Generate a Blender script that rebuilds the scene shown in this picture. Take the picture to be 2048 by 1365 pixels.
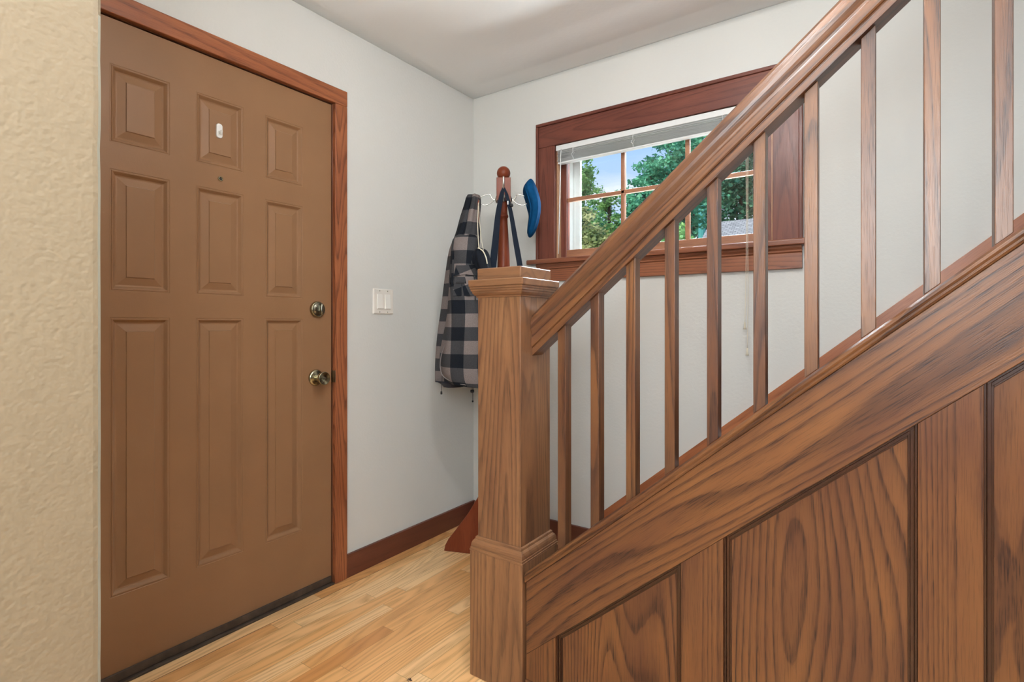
import bpy, bmesh, math, random
from mathutils import Vector, Matrix, noise as mnoise

D = bpy.data
for o in list(D.objects):
    D.objects.remove(o, do_unlink=True)
scene = bpy.context.scene
COL = scene.collection
PI = math.pi
FLOOR_Z = 0.0

# ------------------------------------------------------------------ camera
cam_d = D.cameras.new('camera')
cam = D.objects.new('camera', cam_d)
COL.objects.link(cam)
cam.location = (1.88, -2.305, 1.08)
cam.rotation_euler = (PI/2, 0, math.atan(746/1063))
cam_d.sensor_width = 36.0
cam_d.lens = 36.0*1063/2048
cam_d.shift_y = -34.5/2048
cam_d.clip_start = 0.05
cam_d.clip_end = 300
scene.camera = cam

# ------------------------------------------------------------------ view
vs = scene.view_settings
vs.view_transform = 'Standard'
vs.look = 'None'
vs.gamma = 1
vs.use_curve_mapping = False
vs.exposure = 0.15

# ------------------------------------------------------------------ world sky
W = D.worlds.new('sky')
scene.world = W
W.use_nodes = True
nt = W.node_tree
nt.nodes.clear()
wo = nt.nodes.new('ShaderNodeOutputWorld')
bg = nt.nodes.new('ShaderNodeBackground')
tc = nt.nodes.new('ShaderNodeTexCoord')
sx = nt.nodes.new('ShaderNodeSeparateXYZ')
nt.links.new(tc.outputs['Generated'], sx.inputs[0])
gr = nt.nodes.new('ShaderNodeValToRGB')
nt.links.new(sx.outputs['Z'], gr.inputs[0])
e = gr.color_ramp.elements
e[0].position = 0.0; e[0].color = (0.80, 0.82, 0.90, 1)
e[1].position = 1.0; e[1].color = (0.20, 0.42, 0.95, 1)
n = e.new(0.12); n.color = (0.62, 0.72, 0.93, 1)
n = e.new(0.32); n.color = (0.36, 0.56, 0.98, 1)
mp = nt.nodes.new('ShaderNodeMapping'); mp.inputs['Scale'].default_value = (1, 1, 5)
nt.links.new(tc.outputs['Generated'], mp.inputs[0])
nz = nt.nodes.new('ShaderNodeTexNoise'); nz.inputs['Scale'].default_value = 3.2; nz.inputs['Detail'].default_value = 6
nt.links.new(mp.outputs[0], nz.inputs['Vector'])
cr = nt.nodes.new('ShaderNodeValToRGB')
cr.color_ramp.elements[0].position = 0.48; cr.color_ramp.elements[0].color = (0, 0, 0, 1)
cr.color_ramp.elements[1].position = 0.68; cr.color_ramp.elements[1].color = (0.8, 0.8, 0.8, 1)
nt.links.new(nz.outputs[0], cr.inputs[0])
mx = nt.nodes.new('ShaderNodeMixRGB'); mx.inputs[2].default_value = (0.86, 0.88, 0.96, 1)
nt.links.new(cr.outputs[0], mx.inputs[0]); nt.links.new(gr.outputs[0], mx.inputs[1])
nt.links.new(mx.outputs[0], bg.inputs['Color'])
bg.inputs['Strength'].default_value = 1.18
nt.links.new(bg.outputs[0], wo.inputs[0])

# ------------------------------------------------------------------ daylight and added fill lamps
def light(name, kind, loc, energy, color=(1, 1, 1), rot=(0, 0, 0), size=None, size_y=None, target=None):
    l = D.lights.new(name, kind)
    l.energy = energy; l.color = color
    o = D.objects.new(name, l); COL.objects.link(o)
    o.location = loc
    if target is not None:
        d = Vector(target)-Vector(loc)
        o.rotation_euler = d.to_track_quat('-Z', 'Y').to_euler()
    else:
        o.rotation_euler = rot
    if kind == 'AREA':
        l.shape = 'RECTANGLE'; l.size = size; l.size_y = size_y or size
    elif kind == 'SUN':
        l.angle = math.radians(1.5)
    elif size:
        l.shadow_soft_size = size
    return o

light('sun', 'SUN', (0, 0, 10), 5.0, (1.0, 0.95, 0.86), target=(5, 12, -3.5))
# unseen fill lamp added behind the camera to soften the overall light
light('fill_behind_camera', 'AREA', (2.3, -5.38, 1.55), 26, (0.88, 0.96, 1.0), target=(2.3, 0, 1.75), size=2.4, size_y=1.5)
# lamps added to even out the light: one aimed at the ceiling, one frontal
light('fill_at_ceiling', 'AREA', (1.95, -2.6, 1.45), 80, (0.88, 0.96, 1.0), target=(2.0, -3.4, 2.6), size=0.3)
light('fill_frontal', 'AREA', (2.0, -2.75, 1.55), 27, (0.88, 0.96, 1.0), target=(0.4, 0, 1.0), size=0.7)
# daylight entering by the upstairs landing window
light('daylight_landing_window', 'AREA', (3.72, -0.5, 4.0), 12, (0.84, 0.93, 1.0), target=(2.0, -0.5, 2.2), size=0.8, size_y=1.2)
# skylight outside the stair window, higher than the view through it
light('skylight_stair_window', 'AREA', (0.9, 2.2, 3.45), 1100, (0.82, 0.91, 1.0), target=(1.03, 0.0, 1.8), size=2.8, size_y=0.8)
# lamp added outside, below the window view, to brighten the hall ceiling
light('fill_up_stair_window', 'AREA', (0.9, 1.3, 0.35), 380, (0.92, 0.96, 1.0), target=(1.03, 0.0, 1.72), size=2.6, size_y=0.8)

# ================================================================== helpers
def mesh_obj(name, verts, faces, mat, parent=None, smooth=False, bevel=0, seg=2, uvs=None):
    me = D.meshes.new(name)
    me.from_pydata([tuple(v) for v in verts], [], faces)
    me.validate()
    mats = mat if isinstance(mat, (list, tuple)) else [mat]
    for m in mats:
        me.materials.append(m)
    if smooth:
        me.polygons.foreach_set('use_smooth', [True]*len(me.polygons))
    o = D.objects.new(name, me)
    COL.objects.link(o)
    if parent is not None:
        o.parent = parent
    if bevel:
        b = o.modifiers.new('bevel', 'BEVEL'); b.width = bevel; b.segments = seg
        b.limit_method = 'ANGLE'; b.angle_limit = math.radians(35)
        b.harden_normals = False
    return o

class MB:
    def __init__(s): s.v = []; s.f = []
    def add(s, v, f):
        n = len(s.v); s.v += [tuple(p) for p in v]; s.f += [tuple(i+n for i in q) for q in f]; return s
    def box(s, x0, x1, y0, y1, z0, z1):
        v = [(x0,y0,z0),(x1,y0,z0),(x1,y1,z0),(x0,y1,z0),(x0,y0,z1),(x1,y0,z1),(x1,y1,z1),(x0,y1,z1)]
        return s.add(v, [(0,3,2,1),(4,5,6,7),(0,1,5,4),(1,2,6,5),(2,3,7,6),(3,0,4,7)])
    def prism_xz(s, pts, y0, y1):      # polygon in x,z (counter-clockwise seen from -y)
        n = len(pts)
        v = [(x, y0, z) for x, z in pts]+[(x, y1, z) for x, z in pts]
        f = [tuple(range(n)), tuple(reversed(range(n, 2*n)))]
        f += [(i, i+n, (i+1) % n+n, (i+1) % n) for i in range(n)]
        return s.add(v, f)
    def sweep_x(s, prof, x0, x1, slope, z0):   # profile (y,dz) carried along x, rising with slope; z0 = height at x=0
        n = len(prof)
        v = [(x0, y, z0+slope*x0+d) for y, d in prof]+[(x1, y, z0+slope*x1+d) for y, d in prof]
        f = [tuple(range(n)), tuple(reversed(range(n, 2*n)))]
        f += [(i, i+n, (i+1) % n+n, (i+1) % n) for i in range(n)]
        return s.add(v, f)
    def rings(s, rings, cap=True, closed=True):
        n = len(rings[0]); base = len(s.v)
        for r in rings: s.v += [tuple(p) for p in r]
        for k in range(len(rings)-1):
            a = base+k*n; b = a+n
            for i in range(n if closed else n-1):
                j = (i+1) % n
                s.f.append((a+i, a+j, b+j, b+i))
        if cap:
            s.f.append(tuple(base+i for i in reversed(range(n))))
            s.f.append(tuple(base+(len(rings)-1)*n+i for i in range(n)))
        return s
    def lathe(s, prof, c=(0, 0, 0), axis='Z', seg=24):   # prof (r, h)
        rs = []
        for r, h in prof:
            ring = []
            for i in range(seg):
                a = 2*PI*i/seg; ca, sa = r*math.cos(a), r*math.sin(a)
                if axis == 'Z': p = (c[0]+ca, c[1]+sa, c[2]+h)
                elif axis == 'X': p = (c[0]+h, c[1]+ca, c[2]+sa)
                else: p = (c[0]-ca, c[1]+h, c[2]+sa)
                ring.append(p)
            rs.append(ring)
        return s.rings(rs)
    def tube(s, pts, r, seg=8):
        pts = [Vector(p) for p in pts]
        rr = r if isinstance(r, (list, tuple)) else [r]*len(pts)
        rs = []
        t0 = (pts[1]-pts[0]).normalized()
        up = Vector((0, 0, 1)) if abs(t0.z) < 0.9 else Vector((1, 0, 0))
        nrm = t0.cross(up).normalized()
        for i, p in enumerate(pts):
            if i == 0: t = pts[1]-pts[0]
            elif i == len(pts)-1: t = pts[-1]-pts[-2]
            else: t = pts[i+1]-pts[i-1]
            t.normalize()
            nrm = (nrm-t*nrm.dot(t)).normalized()
            b = t.cross(nrm)
            rs.append([p+(nrm*math.cos(2*PI*k/seg)+b*math.sin(2*PI*k/seg))*rr[i] for k in range(seg)])
        return s.rings(rs)
    def build(s, name, mat, parent=None, **k):
        return mesh_obj(name, s.v, s.f, mat, parent, **k)

def smooth_path(pts, n=6):
    P = [Vector(p) for p in pts]; out = []
    for i in range(len(P)-1):
        p0 = P[max(i-1, 0)]; p1 = P[i]; p2 = P[i+1]; p3 = P[min(i+2, len(P)-1)]
        for k in range(n):
            t = k/n
            out.append(0.5*((2*p1)+(-p0+p2)*t+(2*p0-5*p1+4*p2-p3)*t*t+(-p0+3*p1-3*p2+p3)*t*t*t))
    out.append(P[-1]); return out

def empty(name, loc=(0, 0, 0), rz=0.0, label=None, cat=None, group=None, kind=None):
    o = D.objects.new(name, None); COL.objects.link(o)
    o.location = loc; o.rotation_euler = (0, 0, rz); o.empty_display_size = 0.1
    return tag(o, label, cat, group, kind)

def tag(o, label=None, cat=None, group=None, kind=None):
    if label: o['label'] = label
    if cat: o['category'] = cat
    if group: o['group'] = group
    if kind: o['kind'] = kind
    return o

def structure(o, label=None, cat=None):
    return tag(o, label, cat, None, 'structure')

def local(parent, o):
    """meshes are written in world coordinates; put them under an empty that sits elsewhere"""
    o.matrix_parent_inverse = Matrix.Translation(-Vector(parent.location))
    return o

# ================================================================== materials
def new_mat(name):
    m = D.materials.new(name); m.use_nodes = True
    nt = m.node_tree; b = nt.nodes['Principled BSDF']
    return m, nt, b

def plain(name, col, rough=0.5, metal=0.0, spec=0.5, bump=None, var=0.0, vscale=30):
    m, nt, b = new_mat(name)
    b.inputs['Base Color'].default_value = (*col, 1)
    b.inputs['Roughness'].default_value = rough
    b.inputs['Metallic'].default_value = metal
    b.inputs['Specular IOR Level'].default_value = spec
    N = nt.nodes; L = nt.links
    t = N.new('ShaderNodeTexCoord')
    if var:
        nz = N.new('ShaderNodeTexNoise'); nz.inputs['Scale'].default_value = vscale; nz.inputs['Detail'].default_value = 4
        L.new(t.outputs['Object'], nz.inputs['Vector'])
        h = N.new('ShaderNodeHueSaturation'); h.inputs['Color'].default_value = (*col, 1)
        mr = N.new('ShaderNodeMapRange'); mr.inputs[1].default_value = 0.25; mr.inputs[2].default_value = 0.75
        mr.inputs[3].default_value = 1-var; mr.inputs[4].default_value = 1+var
        L.new(nz.outputs[0], mr.inputs[0]); L.new(mr.outputs[0], h.inputs['Value'])
        L.new(h.outputs[0], b.inputs['Base Color'])
    if bump:
        sc, st, dist = bump
        nz2 = N.new('ShaderNodeTexNoise'); nz2.inputs['Scale'].default_value = sc; nz2.inputs['Detail'].default_value = 1 if name.startswith('beige') else 3
        L.new(t.outputs['Object'], nz2.inputs['Vector'])
        bp = N.new('ShaderNodeBump'); bp.inputs['Strength'].default_value = st; bp.inputs['Distance'].default_value = dist
        L.new(nz2.outputs[0], bp.inputs['Height']); L.new(bp.outputs[0], b.inputs['Normal'])
    return m

def wood(name, light_c, mid_c, dark_c, axis='Z', slope=0.0, rough=0.34, rings=9.0, fscale=5.0, stretch=0.09, line=0.45, pore=0.5, seed=0.0, spec=0.5):
    """oak: nested contour figure stretched along the grain, fine dark pores, slow colour drift"""
    m, nt, b = new_mat(name)
    N = nt.nodes; L = nt.links
    t = N.new('ShaderNodeTexCoord'); oi = N.new('ShaderNodeObjectInfo')
    vm = N.new('ShaderNodeVectorMath'); vm.operation = 'MULTIPLY_ADD'
    L.new(oi.outputs['Random'], vm.inputs[0]); vm.inputs[1].default_value = (37.0, 53.0, 29.0)
    L.new(t.outputs['Object'], vm.inputs[2])
    off = N.new('ShaderNodeVectorMath'); off.operation = 'ADD'; off.inputs[1].default_value = (seed*3.7, seed*1.9, seed*2.3)
    L.new(vm.outputs[0], off.inputs[0])
    vec = off.outputs[0]
    if slope:
        vr = N.new('ShaderNodeVectorRotate'); vr.rotation_type = 'Y_AXIS'; vr.inputs['Angle'].default_value = math.atan(slope)
        L.new(vec, vr.inputs['Vector']); vec = vr.outputs[0]; axis = 'X'
    ai = 'XYZ'.index(axis)
    def scaled(s_across, s_along):
        mm = N.new('ShaderNodeVectorMath'); mm.operation = 'MULTIPLY'
        s = [s_across]*3; s[ai] = s_along
        mm.inputs[1].default_value = s; L.new(vec, mm.inputs[0]); return mm.outputs[0]
    def noisetex(v, scale, detail=2, rgh=0.5, dist=0.0):
        q = N.new('ShaderNodeTexNoise'); q.inputs['Scale'].default_value = scale
        q.inputs['Detail'].default_value = detail; q.inputs['Roughness'].default_value = rgh; q.inputs['Distortion'].default_value = dist
        L.new(v, q.inputs['Vector']); return q.outputs[0]
    def math_(op, a, bb=None, clamp=False):
        q = N.new('ShaderNodeMath'); q.operation = op; q.use_clamp = clamp
        for i, x in enumerate((a, bb)):
            if x is None: continue
            if isinstance(x, (int, float)): q.inputs[i].default_value = x
            else: L.new(x, q.inputs[i])
        return q.outputs[0]
    base = noisetex(scaled(1.0, stretch), fscale, 1.5, 0.4)
    wob = noisetex(scaled(1.0, 0.2), 60.0, 2, 0.6)
    f = math_('ADD', math_('MULTIPLY', base, rings*2.0), math_('MULTIPLY', wob, 0.28))
    pp = math_('FRACT', f)
    ramp = N.new('ShaderNodeValToRGB'); ce = ramp.color_ramp.elements
    ce[0].position = 0.0; ce[0].color = (0.25, 0.25, 0.25, 1)
    ce[1].position = 1.0; ce[1].color = (0.25, 0.25, 0.25, 1)
    for q_, c_ in ((0.05, 0.95), (0.14, 1.0), (0.34, 0.42), (0.60, 0.10), (0.88, 0.0)):
        x = ce.new(q_); x.color = (c_, c_, c_, 1)
    L.new(pp, ramp.inputs[0])
    pores = noisetex(scaled(1.0, 0.035), 520.0, 2, 0.6)
    pr = N.new('ShaderNodeMapRange'); pr.inputs[1].default_value = 0.50; pr.inputs[2].default_value = 0.68
    L.new(pores, pr.inputs[0])
    drift = noisetex(scaled(1.0, 0.25), 9.0, 3, 0.6)
    dr = N.new('ShaderNodeMapRange'); dr.inputs[1].default_value = 0.3; dr.inputs[2].default_value = 0.7; L.new(drift, dr.inputs[0])
    m1 = N.new('ShaderNodeMixRGB'); m1.inputs[1].default_value = (*light_c, 1); m1.inputs[2].default_value = (*mid_c, 1); L.new(dr.outputs[0], m1.inputs[0])
    # ring lines carry the pores
    lf = math_('MULTIPLY', ramp.outputs[0], math_('ADD', math_('MULTIPLY', pr.outputs[0], 0.45), 0.55))
    m2 = N.new('ShaderNodeMixRGB'); m2.inputs[2].default_value = (*dark_c, 1)
    L.new(math_('MULTIPLY', lf, line, True), m2.inputs[0]); L.new(m1.outputs[0], m2.inputs[1])
    m3 = N.new('ShaderNodeMixRGB'); m3.inputs[2].default_value = (*dark_c, 1)
    L.new(math_('MULTIPLY', pr.outputs[0], pore*0.5, True), m3.inputs[0]); L.new(m2.outputs[0], m3.inputs[1])
    L.new(m3.outputs[0], b.inputs['Base Color'])
    b.inputs['Roughness'].default_value = rough
    b.inputs['Specular IOR Level'].default_value = spec
    bp = N.new('ShaderNodeBump'); bp.inputs['Strength'].default_value = 0.18; bp.inputs['Distance'].default_value = 0.0006; bp.invert = True
    L.new(pr.outputs[0], bp.inputs['Height']); L.new(bp.outputs[0], b.inputs['Normal'])
    return m

SL = 0.849
OAK_L = (0.265, 0.130, 0.060); OAK_M = (0.175, 0.080, 0.039); OAK_D = (0.035, 0.016, 0.012)
BR_L = (0.188, 0.080, 0.029); BR_M = (0.105, 0.042, 0.022); BR_D = (0.020, 0.010, 0.010)
RED_L = (0.200, 0.062, 0.038); RED_M = (0.130, 0.038, 0.026); RED_D = (0.055, 0.014, 0.010)
M = {}
M['newel'] = wood('stained_oak_newel', OAK_L, OAK_M, OAK_D, 'Z', rings=16, fscale=5, stretch=0.05, line=0.72)
M['newel_cap'] = wood('stained_oak_cap', OAK_L, OAK_M, OAK_D, 'X', rings=8, rough=0.28)
M['stringer'] = wood('stained_oak_stringer', BR_L, BR_M, BR_D, slope=SL, rings=17, fscale=4, stretch=0.09, line=0.95, spec=0.3)
M['rail'] = wood('stained_oak_handrail', BR_L, BR_M, BR_D, slope=0.853, rings=9, fscale=8, stretch=0.05, line=0.9, rough=0.28)
M['baluster'] = wood('stained_oak_baluster', BR_L, BR_M, BR_D, 'Z', rings=6, fscale=9, stretch=0.07, line=0.9)
M['panel'] = wood('stained_oak_panel', BR_L, BR_M, BR_D, 'Z', rings=22, fscale=3.0, stretch=0.15, line=0.95, spec=0.3)
M['stile'] = wood('stained_oak_stile', BR_L, BR_M, BR_D, 'Z', rings=16, fscale=7, stretch=0.02, line=0.8, spec=0.3)
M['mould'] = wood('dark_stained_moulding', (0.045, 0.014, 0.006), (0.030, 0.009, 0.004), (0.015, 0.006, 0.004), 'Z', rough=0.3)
M['skirt'] = wood('red_oak_skirt', (0.42, 0.150, 0.062), (0.30, 0.095, 0.040), RED_D, slope=SL, rings=7, line=0.4)
M['base_x'] = wood('red_baseboard_x', (0.135, 0.042, 0.024), (0.105, 0.030, 0.018), (0.05, 0.012, 0.008), 'X', rings=5, line=0.3, rough=0.4)
M['base_y'] = wood('red_baseboard_y', (0.150, 0.045, 0.025), (0.115, 0.033, 0.018), (0.05, 0.012, 0.008), 'Y', rings=5, line=0.3, rough=0.4)
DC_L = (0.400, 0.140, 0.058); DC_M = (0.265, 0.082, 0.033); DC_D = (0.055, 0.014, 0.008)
M['door_case_v'] = wood('door_casing_vertical', DC_L, DC_M, DC_D, 'Z', rings=20, fscale=8, stretch=0.05, line=0.85, spec=0.3)
M['door_case_h'] = wood('door_casing_head', DC_L, DC_M, DC_D, 'Y', rings=16, fscale=6, stretch=0.04, line=0.6, spec=0.3)
M['win_v'] = wood('window_wood_vertical', RED_L, RED_M, RED_D, 'Z', rings=16, fscale=6, stretch=0.05, line=0.75, rough=0.34, spec=0.35)
M['win_h'] = wood('window_wood_horizontal', RED_L, RED_M, RED_D, 'X', rings=16, fscale=6, stretch=0.04, line=0.7, rough=0.34, spec=0.4)
M['stool'] = wood('window_stool_wood', (0.33, 0.125, 0.062), (0.23, 0.078, 0.040), RED_D, 'X', rings=14, fscale=6, stretch=0.04, line=0.7, rough=0.3)
M['stop'] = wood('window_stop_daylit_wood', (0.52, 0.30, 0.17), (0.42, 0.22, 0.12), RED_D, 'Z', rings=4, line=0.2, rough=0.3)  # light brown stops, daylight falling on them put into a paler colour
M['sash'] = wood('sash_wood', (0.42, 0.20, 0.105), (0.33, 0.14, 0.075), RED_D, 'X', rings=4, line=0.25, rough=0.4)
M['rack'] = wood('cherry_coat_rack', (0.215, 0.052, 0.022), (0.150, 0.032, 0.014), (0.06, 0.010, 0.006), 'Z', rings=4, line=0.25, rough=0.30, spec=0.18)
M['tread'] = wood('stained_tread', BR_L, BR_M, BR_D, 'Y', rings=7)
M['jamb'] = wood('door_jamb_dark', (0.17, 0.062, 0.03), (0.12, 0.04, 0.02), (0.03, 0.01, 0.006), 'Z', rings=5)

WALLC = (0.660, 0.660, 0.632)
M['wall'] = plain('grey_white_plaster', WALLC, 0.62, spec=0.35, bump=(85, 0.22, 0.004), var=0.025, vscale=2.2)
M['ceiling'] = plain('ceiling_plaster', (0.86, 0.87, 0.87), 0.7, spec=0.25, bump=(60, 0.12, 0.004), var=0.02, vscale=2)
M['beige'] = plain('beige_rolled_paint', (0.218, 0.168, 0.108), 0.5, spec=0.3, bump=(125, 0.26, 0.005), var=0.02, vscale=14)
M['white'] = plain('white_paint', (0.80, 0.80, 0.78), 0.4)
M['blind'] = plain('white_vinyl_blind', (0.72, 0.73, 0.72), 0.35)
M['plate'] = plain('ivory_switch_plate', (0.78, 0.74, 0.68), 0.3)
M['rocker'] = plain('white_switch_rocker', (0.86, 0.84, 0.79), 0.25)
M['door'] = plain('brown_painted_steel_door', (0.262, 0.140, 0.070), 0.45, spec=0.22, bump=(240, 0.10, 0.002), var=0.05, vscale=5)
M['brass'] = plain('antique_brass', (0.38, 0.35, 0.235), 0.24, metal=1.0, var=0.2, vscale=60)
M['brass_d'] = plain('dark_antique_brass', (0.26, 0.25, 0.20), 0.28, metal=1.0)
M['black'] = plain('black_rubber', (0.012, 0.011, 0.011), 0.5)
M['sweep'] = plain('dark_bronze_sweep', (0.055, 0.038, 0.028), 0.55, var=0.5, vscale=25)
M['steel'] = plain('brushed_nickel', (0.55, 0.53, 0.49), 0.25, metal=1.0)
M['cap'] = plain('blue_wool_felt', (0.005, 0.058, 0.155), 0.95, spec=0.05, bump=(700, 0.5, 0.002), var=0.15, vscale=60)
M['strap'] = plain('black_webbing', (0.010, 0.015, 0.026), 0.8, spec=0.12)
M['bag'] = plain('black_nylon', (0.007, 0.009, 0.014), 0.75, spec=0.15, bump=(160, 0.4, 0.004))
M['cord'] = plain('cream_cord', (0.72, 0.66, 0.52), 0.7)
M['lining'] = plain('rust_lining', (0.28, 0.06, 0.03), 0.8)
M['blackcord'] = plain('black_cord', (0.01, 0.01, 0.012), 0.6)
M['bark'] = plain('bark', (0.10, 0.075, 0.05), 0.9, bump=(20, 0.8, 0.03), var=0.3, vscale=8)
M['siding'] = plain('pale_siding', (0.60, 0.60, 0.57), 0.7)
M['grass'] = plain('lawn', (0.10, 0.17, 0.05), 0.9, var=0.4, vscale=2)
M['dirt'] = plain('dry_leaf', (0.06, 0.035, 0.02), 0.8)

def leaf_mat(name, c1, c2):
    m, nt, b = new_mat(name); N = nt.nodes; L = nt.links
    t = N.new('ShaderNodeTexCoord'); q = N.new('ShaderNodeTexNoise'); q.inputs['Scale'].default_value = 3.0; q.inputs['Detail'].default_value = 5
    L.new(t.outputs['Object'], q.inputs['Vector'])
    r = N.new('ShaderNodeValToRGB'); r.color_ramp.elements[0].position = 0.38; r.color_ramp.elements[1].position = 0.62
    r.color_ramp.elements[0].color = (*c1, 1); r.color_ramp.elements[1].color = (*c2, 1)
    L.new(q.outputs[0], r.inputs[0]); L.new(r.outputs[0], b.inputs['Base Color'])
    b.inputs['Roughness'].default_value = 0.6
    tr = N.new('ShaderNodeBsdfTranslucent'); L.new(r.outputs[0], tr.inputs['Color'])
    ms = N.new('ShaderNodeMixShader'); ms.inputs[0].default_value = 0.35
    L.new(b.outputs[0], ms.inputs[1]); L.new(tr.outputs[0], ms.inputs[2])
    L.new(ms.outputs[0], N['Material Output'].inputs['Surface'])
    return m
M['leaf_a'] = leaf_mat('leaves_green', (0.10, 0.26, 0.10), (0.30, 0.50, 0.16))
M['leaf_b'] = leaf_mat('leaves_teal', (0.03, 0.20, 0.13), (0.16, 0.48, 0.28))
M['leaf_c'] = leaf_mat('leaves_dark', (0.02, 0.11, 0.07), (0.09, 0.26, 0.13))
M['leaf_d'] = leaf_mat('leaves_olive', (0.18, 0.22, 0.06), (0.50, 0.48, 0.22))

def glass_mat():
    m, nt, b = new_mat('window_glass'); N = nt.nodes; L = nt.links
    N.remove(b)
    tr = N.new('ShaderNodeBsdfTransparent'); tr.inputs[0].default_value = (0.96, 0.98, 0.97, 1)
    gl = N.new('ShaderNodeBsdfGlossy'); gl.inputs['Roughness'].default_value = 0.02
    fr = N.new('ShaderNodeFresnel'); fr.inputs[0].default_value = 1.45
    ms = N.new('ShaderNodeMixShader')
    L.new(fr.outputs[0], ms.inputs[0]); L.new(tr.outputs[0], ms.inputs[1]); L.new(gl.outputs[0], ms.inputs[2])
    L.new(ms.outputs[0], N['Material Output'].inputs['Surface'])
    return m
M['glass'] = glass_mat()

def lamp_mat(name, col, s):
    m, nt, b = new_mat(name)
    b.inputs['Base Color'].default_value = (0.9, 0.9, 0.85, 1)
    b.inputs['Emission Color'].default_value = (*col, 1); b.inputs['Emission Strength'].default_value = s
    return m

def floor_mat():
    """oak strip floor: strips run along y, about 57 mm wide"""
    m, nt, b = new_mat('oak_strip_floor'); N = nt.nodes; L = nt.links
    t = N.new('ShaderNodeTexCoord')
    def math_(op, a, bb=None, cc=None, clamp=False):
        q = N.new('ShaderNodeMath'); q.operation = op; q.use_clamp = clamp
        for i, x in enumerate((a, bb, cc)):
            if x is None: continue
            if isinstance(x, (int, float)): q.inputs[i].default_value = x
            else: L.new(x, q.inputs[i])
        return q.outputs[0]
    s = N.new('ShaderNodeSeparateXYZ'); L.new(t.outputs['Object'], s.inputs[0])
    w = 0.0572
    col = math_('DIVIDE', math_('SUBTRACT', s.outputs[0], 0.012), w)
    ci = math_('FLOOR', col)
    wn = N.new('ShaderNodeTexWhiteNoise'); wn.noise_dimensions = '1D'; L.new(ci, wn.inputs['W'])
    yy = math_('ADD', s.outputs[1], math_('MULTIPLY', wn.outputs[0], 3.1))
    ylen = math_('DIVIDE', yy, 0.78)
    ri = math_('FLOOR', ylen)
    wn2 = N.new('ShaderNodeTexWhiteNoise'); wn2.noise_dimensions = '2D'
    cb = N.new('ShaderNodeCombineXYZ'); L.new(ci, cb.inputs[0]); L.new(ri, cb.inputs[1]); L.new(cb.outputs[0], wn2.inputs['Vector'])
    rnd = wn2.outputs[0]
    # grain per board
    cv = N.new('ShaderNodeCombineXYZ')
    L.new(s.outputs[0], cv.inputs[0]); L.new(math_('MULTIPLY', s.outputs[1], 0.10), cv.inputs[1]); L.new(math_('MULTIPLY', rnd, 40.0), cv.inputs[2])
    q = N.new('ShaderNodeTexNoise'); q.inputs['Scale'].default_value = 9; q.inputs['Detail'].default_value = 1.5; L.new(cv.outputs[0], q.inputs['Vector'])
    pp = math_('PINGPONG', math_('MULTIPLY', q.outputs[0], 16.0), 0.5)
    ramp = N.new('ShaderNodeValToRGB'); ce = ramp.color_ramp.elements
    ce[0].color = (1, 1, 1, 1); ce[1].color = (0, 0, 0, 1); ce[1].position = 0.75
    L.new(math_('MULTIPLY', pp, 2.0), ramp.inputs[0])
    cv2 = N.new('ShaderNodeCombineXYZ')
    L.new(s.outputs[0], cv2.inputs[0]); L.new(math_('MULTIPLY', s.outputs[1], 0.03), cv2.inputs[1]); L.new(rnd, cv2.inputs[2])
    q2 = N.new('ShaderNodeTexNoise'); q2.inputs['Scale'].default_value = 420; q2.inputs['Detail'].default_value = 2; L.new(cv2.outputs[0], q2.inputs['Vector'])
    pr = N.new('ShaderNodeMapRange'); pr.inputs[1].default_value = 0.5; pr.inputs[2].default_value = 0.7; L.new(q2.outputs[0], pr.inputs[0])
    cr = N.new('ShaderNodeValToRGB'); c = cr.color_ramp.elements
    c[0].color = (0.60, 0.270, 0.088, 1); c[1].color = (0.92, 0.625, 0.325, 1)
    x = c.new(0.35); x.color = (0.84, 0.470, 0.190, 1)
    L.new(rnd, cr.inputs[0])
    m2 = N.new('ShaderNodeMixRGB'); m2.inputs[2].default_value = (0.36, 0.155, 0.045, 1)
    L.new(math_('MULTIPLY', ramp.outputs[0], math_('ADD', math_('MULTIPLY', pr.outputs[0], 0.5), 0.32), clamp=True), m2.inputs[0]); L.new(cr.outputs[0], m2.inputs[1])
    # seams
    fx = math_('FRACT', col); ex = math_('MINIMUM', fx, math_('SUBTRACT', 1.0, fx))
    fy = math_('FRACT', ylen); ey = math_('MINIMUM', fy, math_('SUBTRACT', 1.0, fy))
    sx_ = math_('LESS_THAN', ex, 0.011); sy_ = math_('LESS_THAN', ey, 0.0009)
    seam = math_('MAXIMUM', sx_, sy_)
    gap = math_('LESS_THAN', math_('ABSOLUTE', math_('SUBTRACT', s.outputs[0], 0.0692)), 0.0014)
    m3 = N.new('ShaderNodeMixRGB'); m3.inputs[2].default_value = (0.17, 0.075, 0.025, 1)
    L.new(math_('MULTIPLY', seam, 0.62), m3.inputs[0]); L.new(m2.outputs[0], m3.inputs[1])
    m4 = N.new('ShaderNodeMixRGB'); m4.inputs[2].default_value = (0.02, 0.01, 0.006, 1); L.new(math_('MULTIPLY', gap, 0.85), m4.inputs[0]); L.new(m3.outputs[0], m4.inputs[1])
    L.new(m4.outputs[0], b.inputs['Base Color'])
    b.inputs['Roughness'].default_value = 0.30
    bp = N.new('ShaderNodeBump'); bp.inputs['Strength'].default_value = 0.2; bp.inputs['Distance'].default_value = 0.001; bp.invert = True
    L.new(seam, bp.inputs['Height']); L.new(bp.outputs[0], b.inputs['Normal'])
    return m
M['floor'] = floor_mat()

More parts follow.
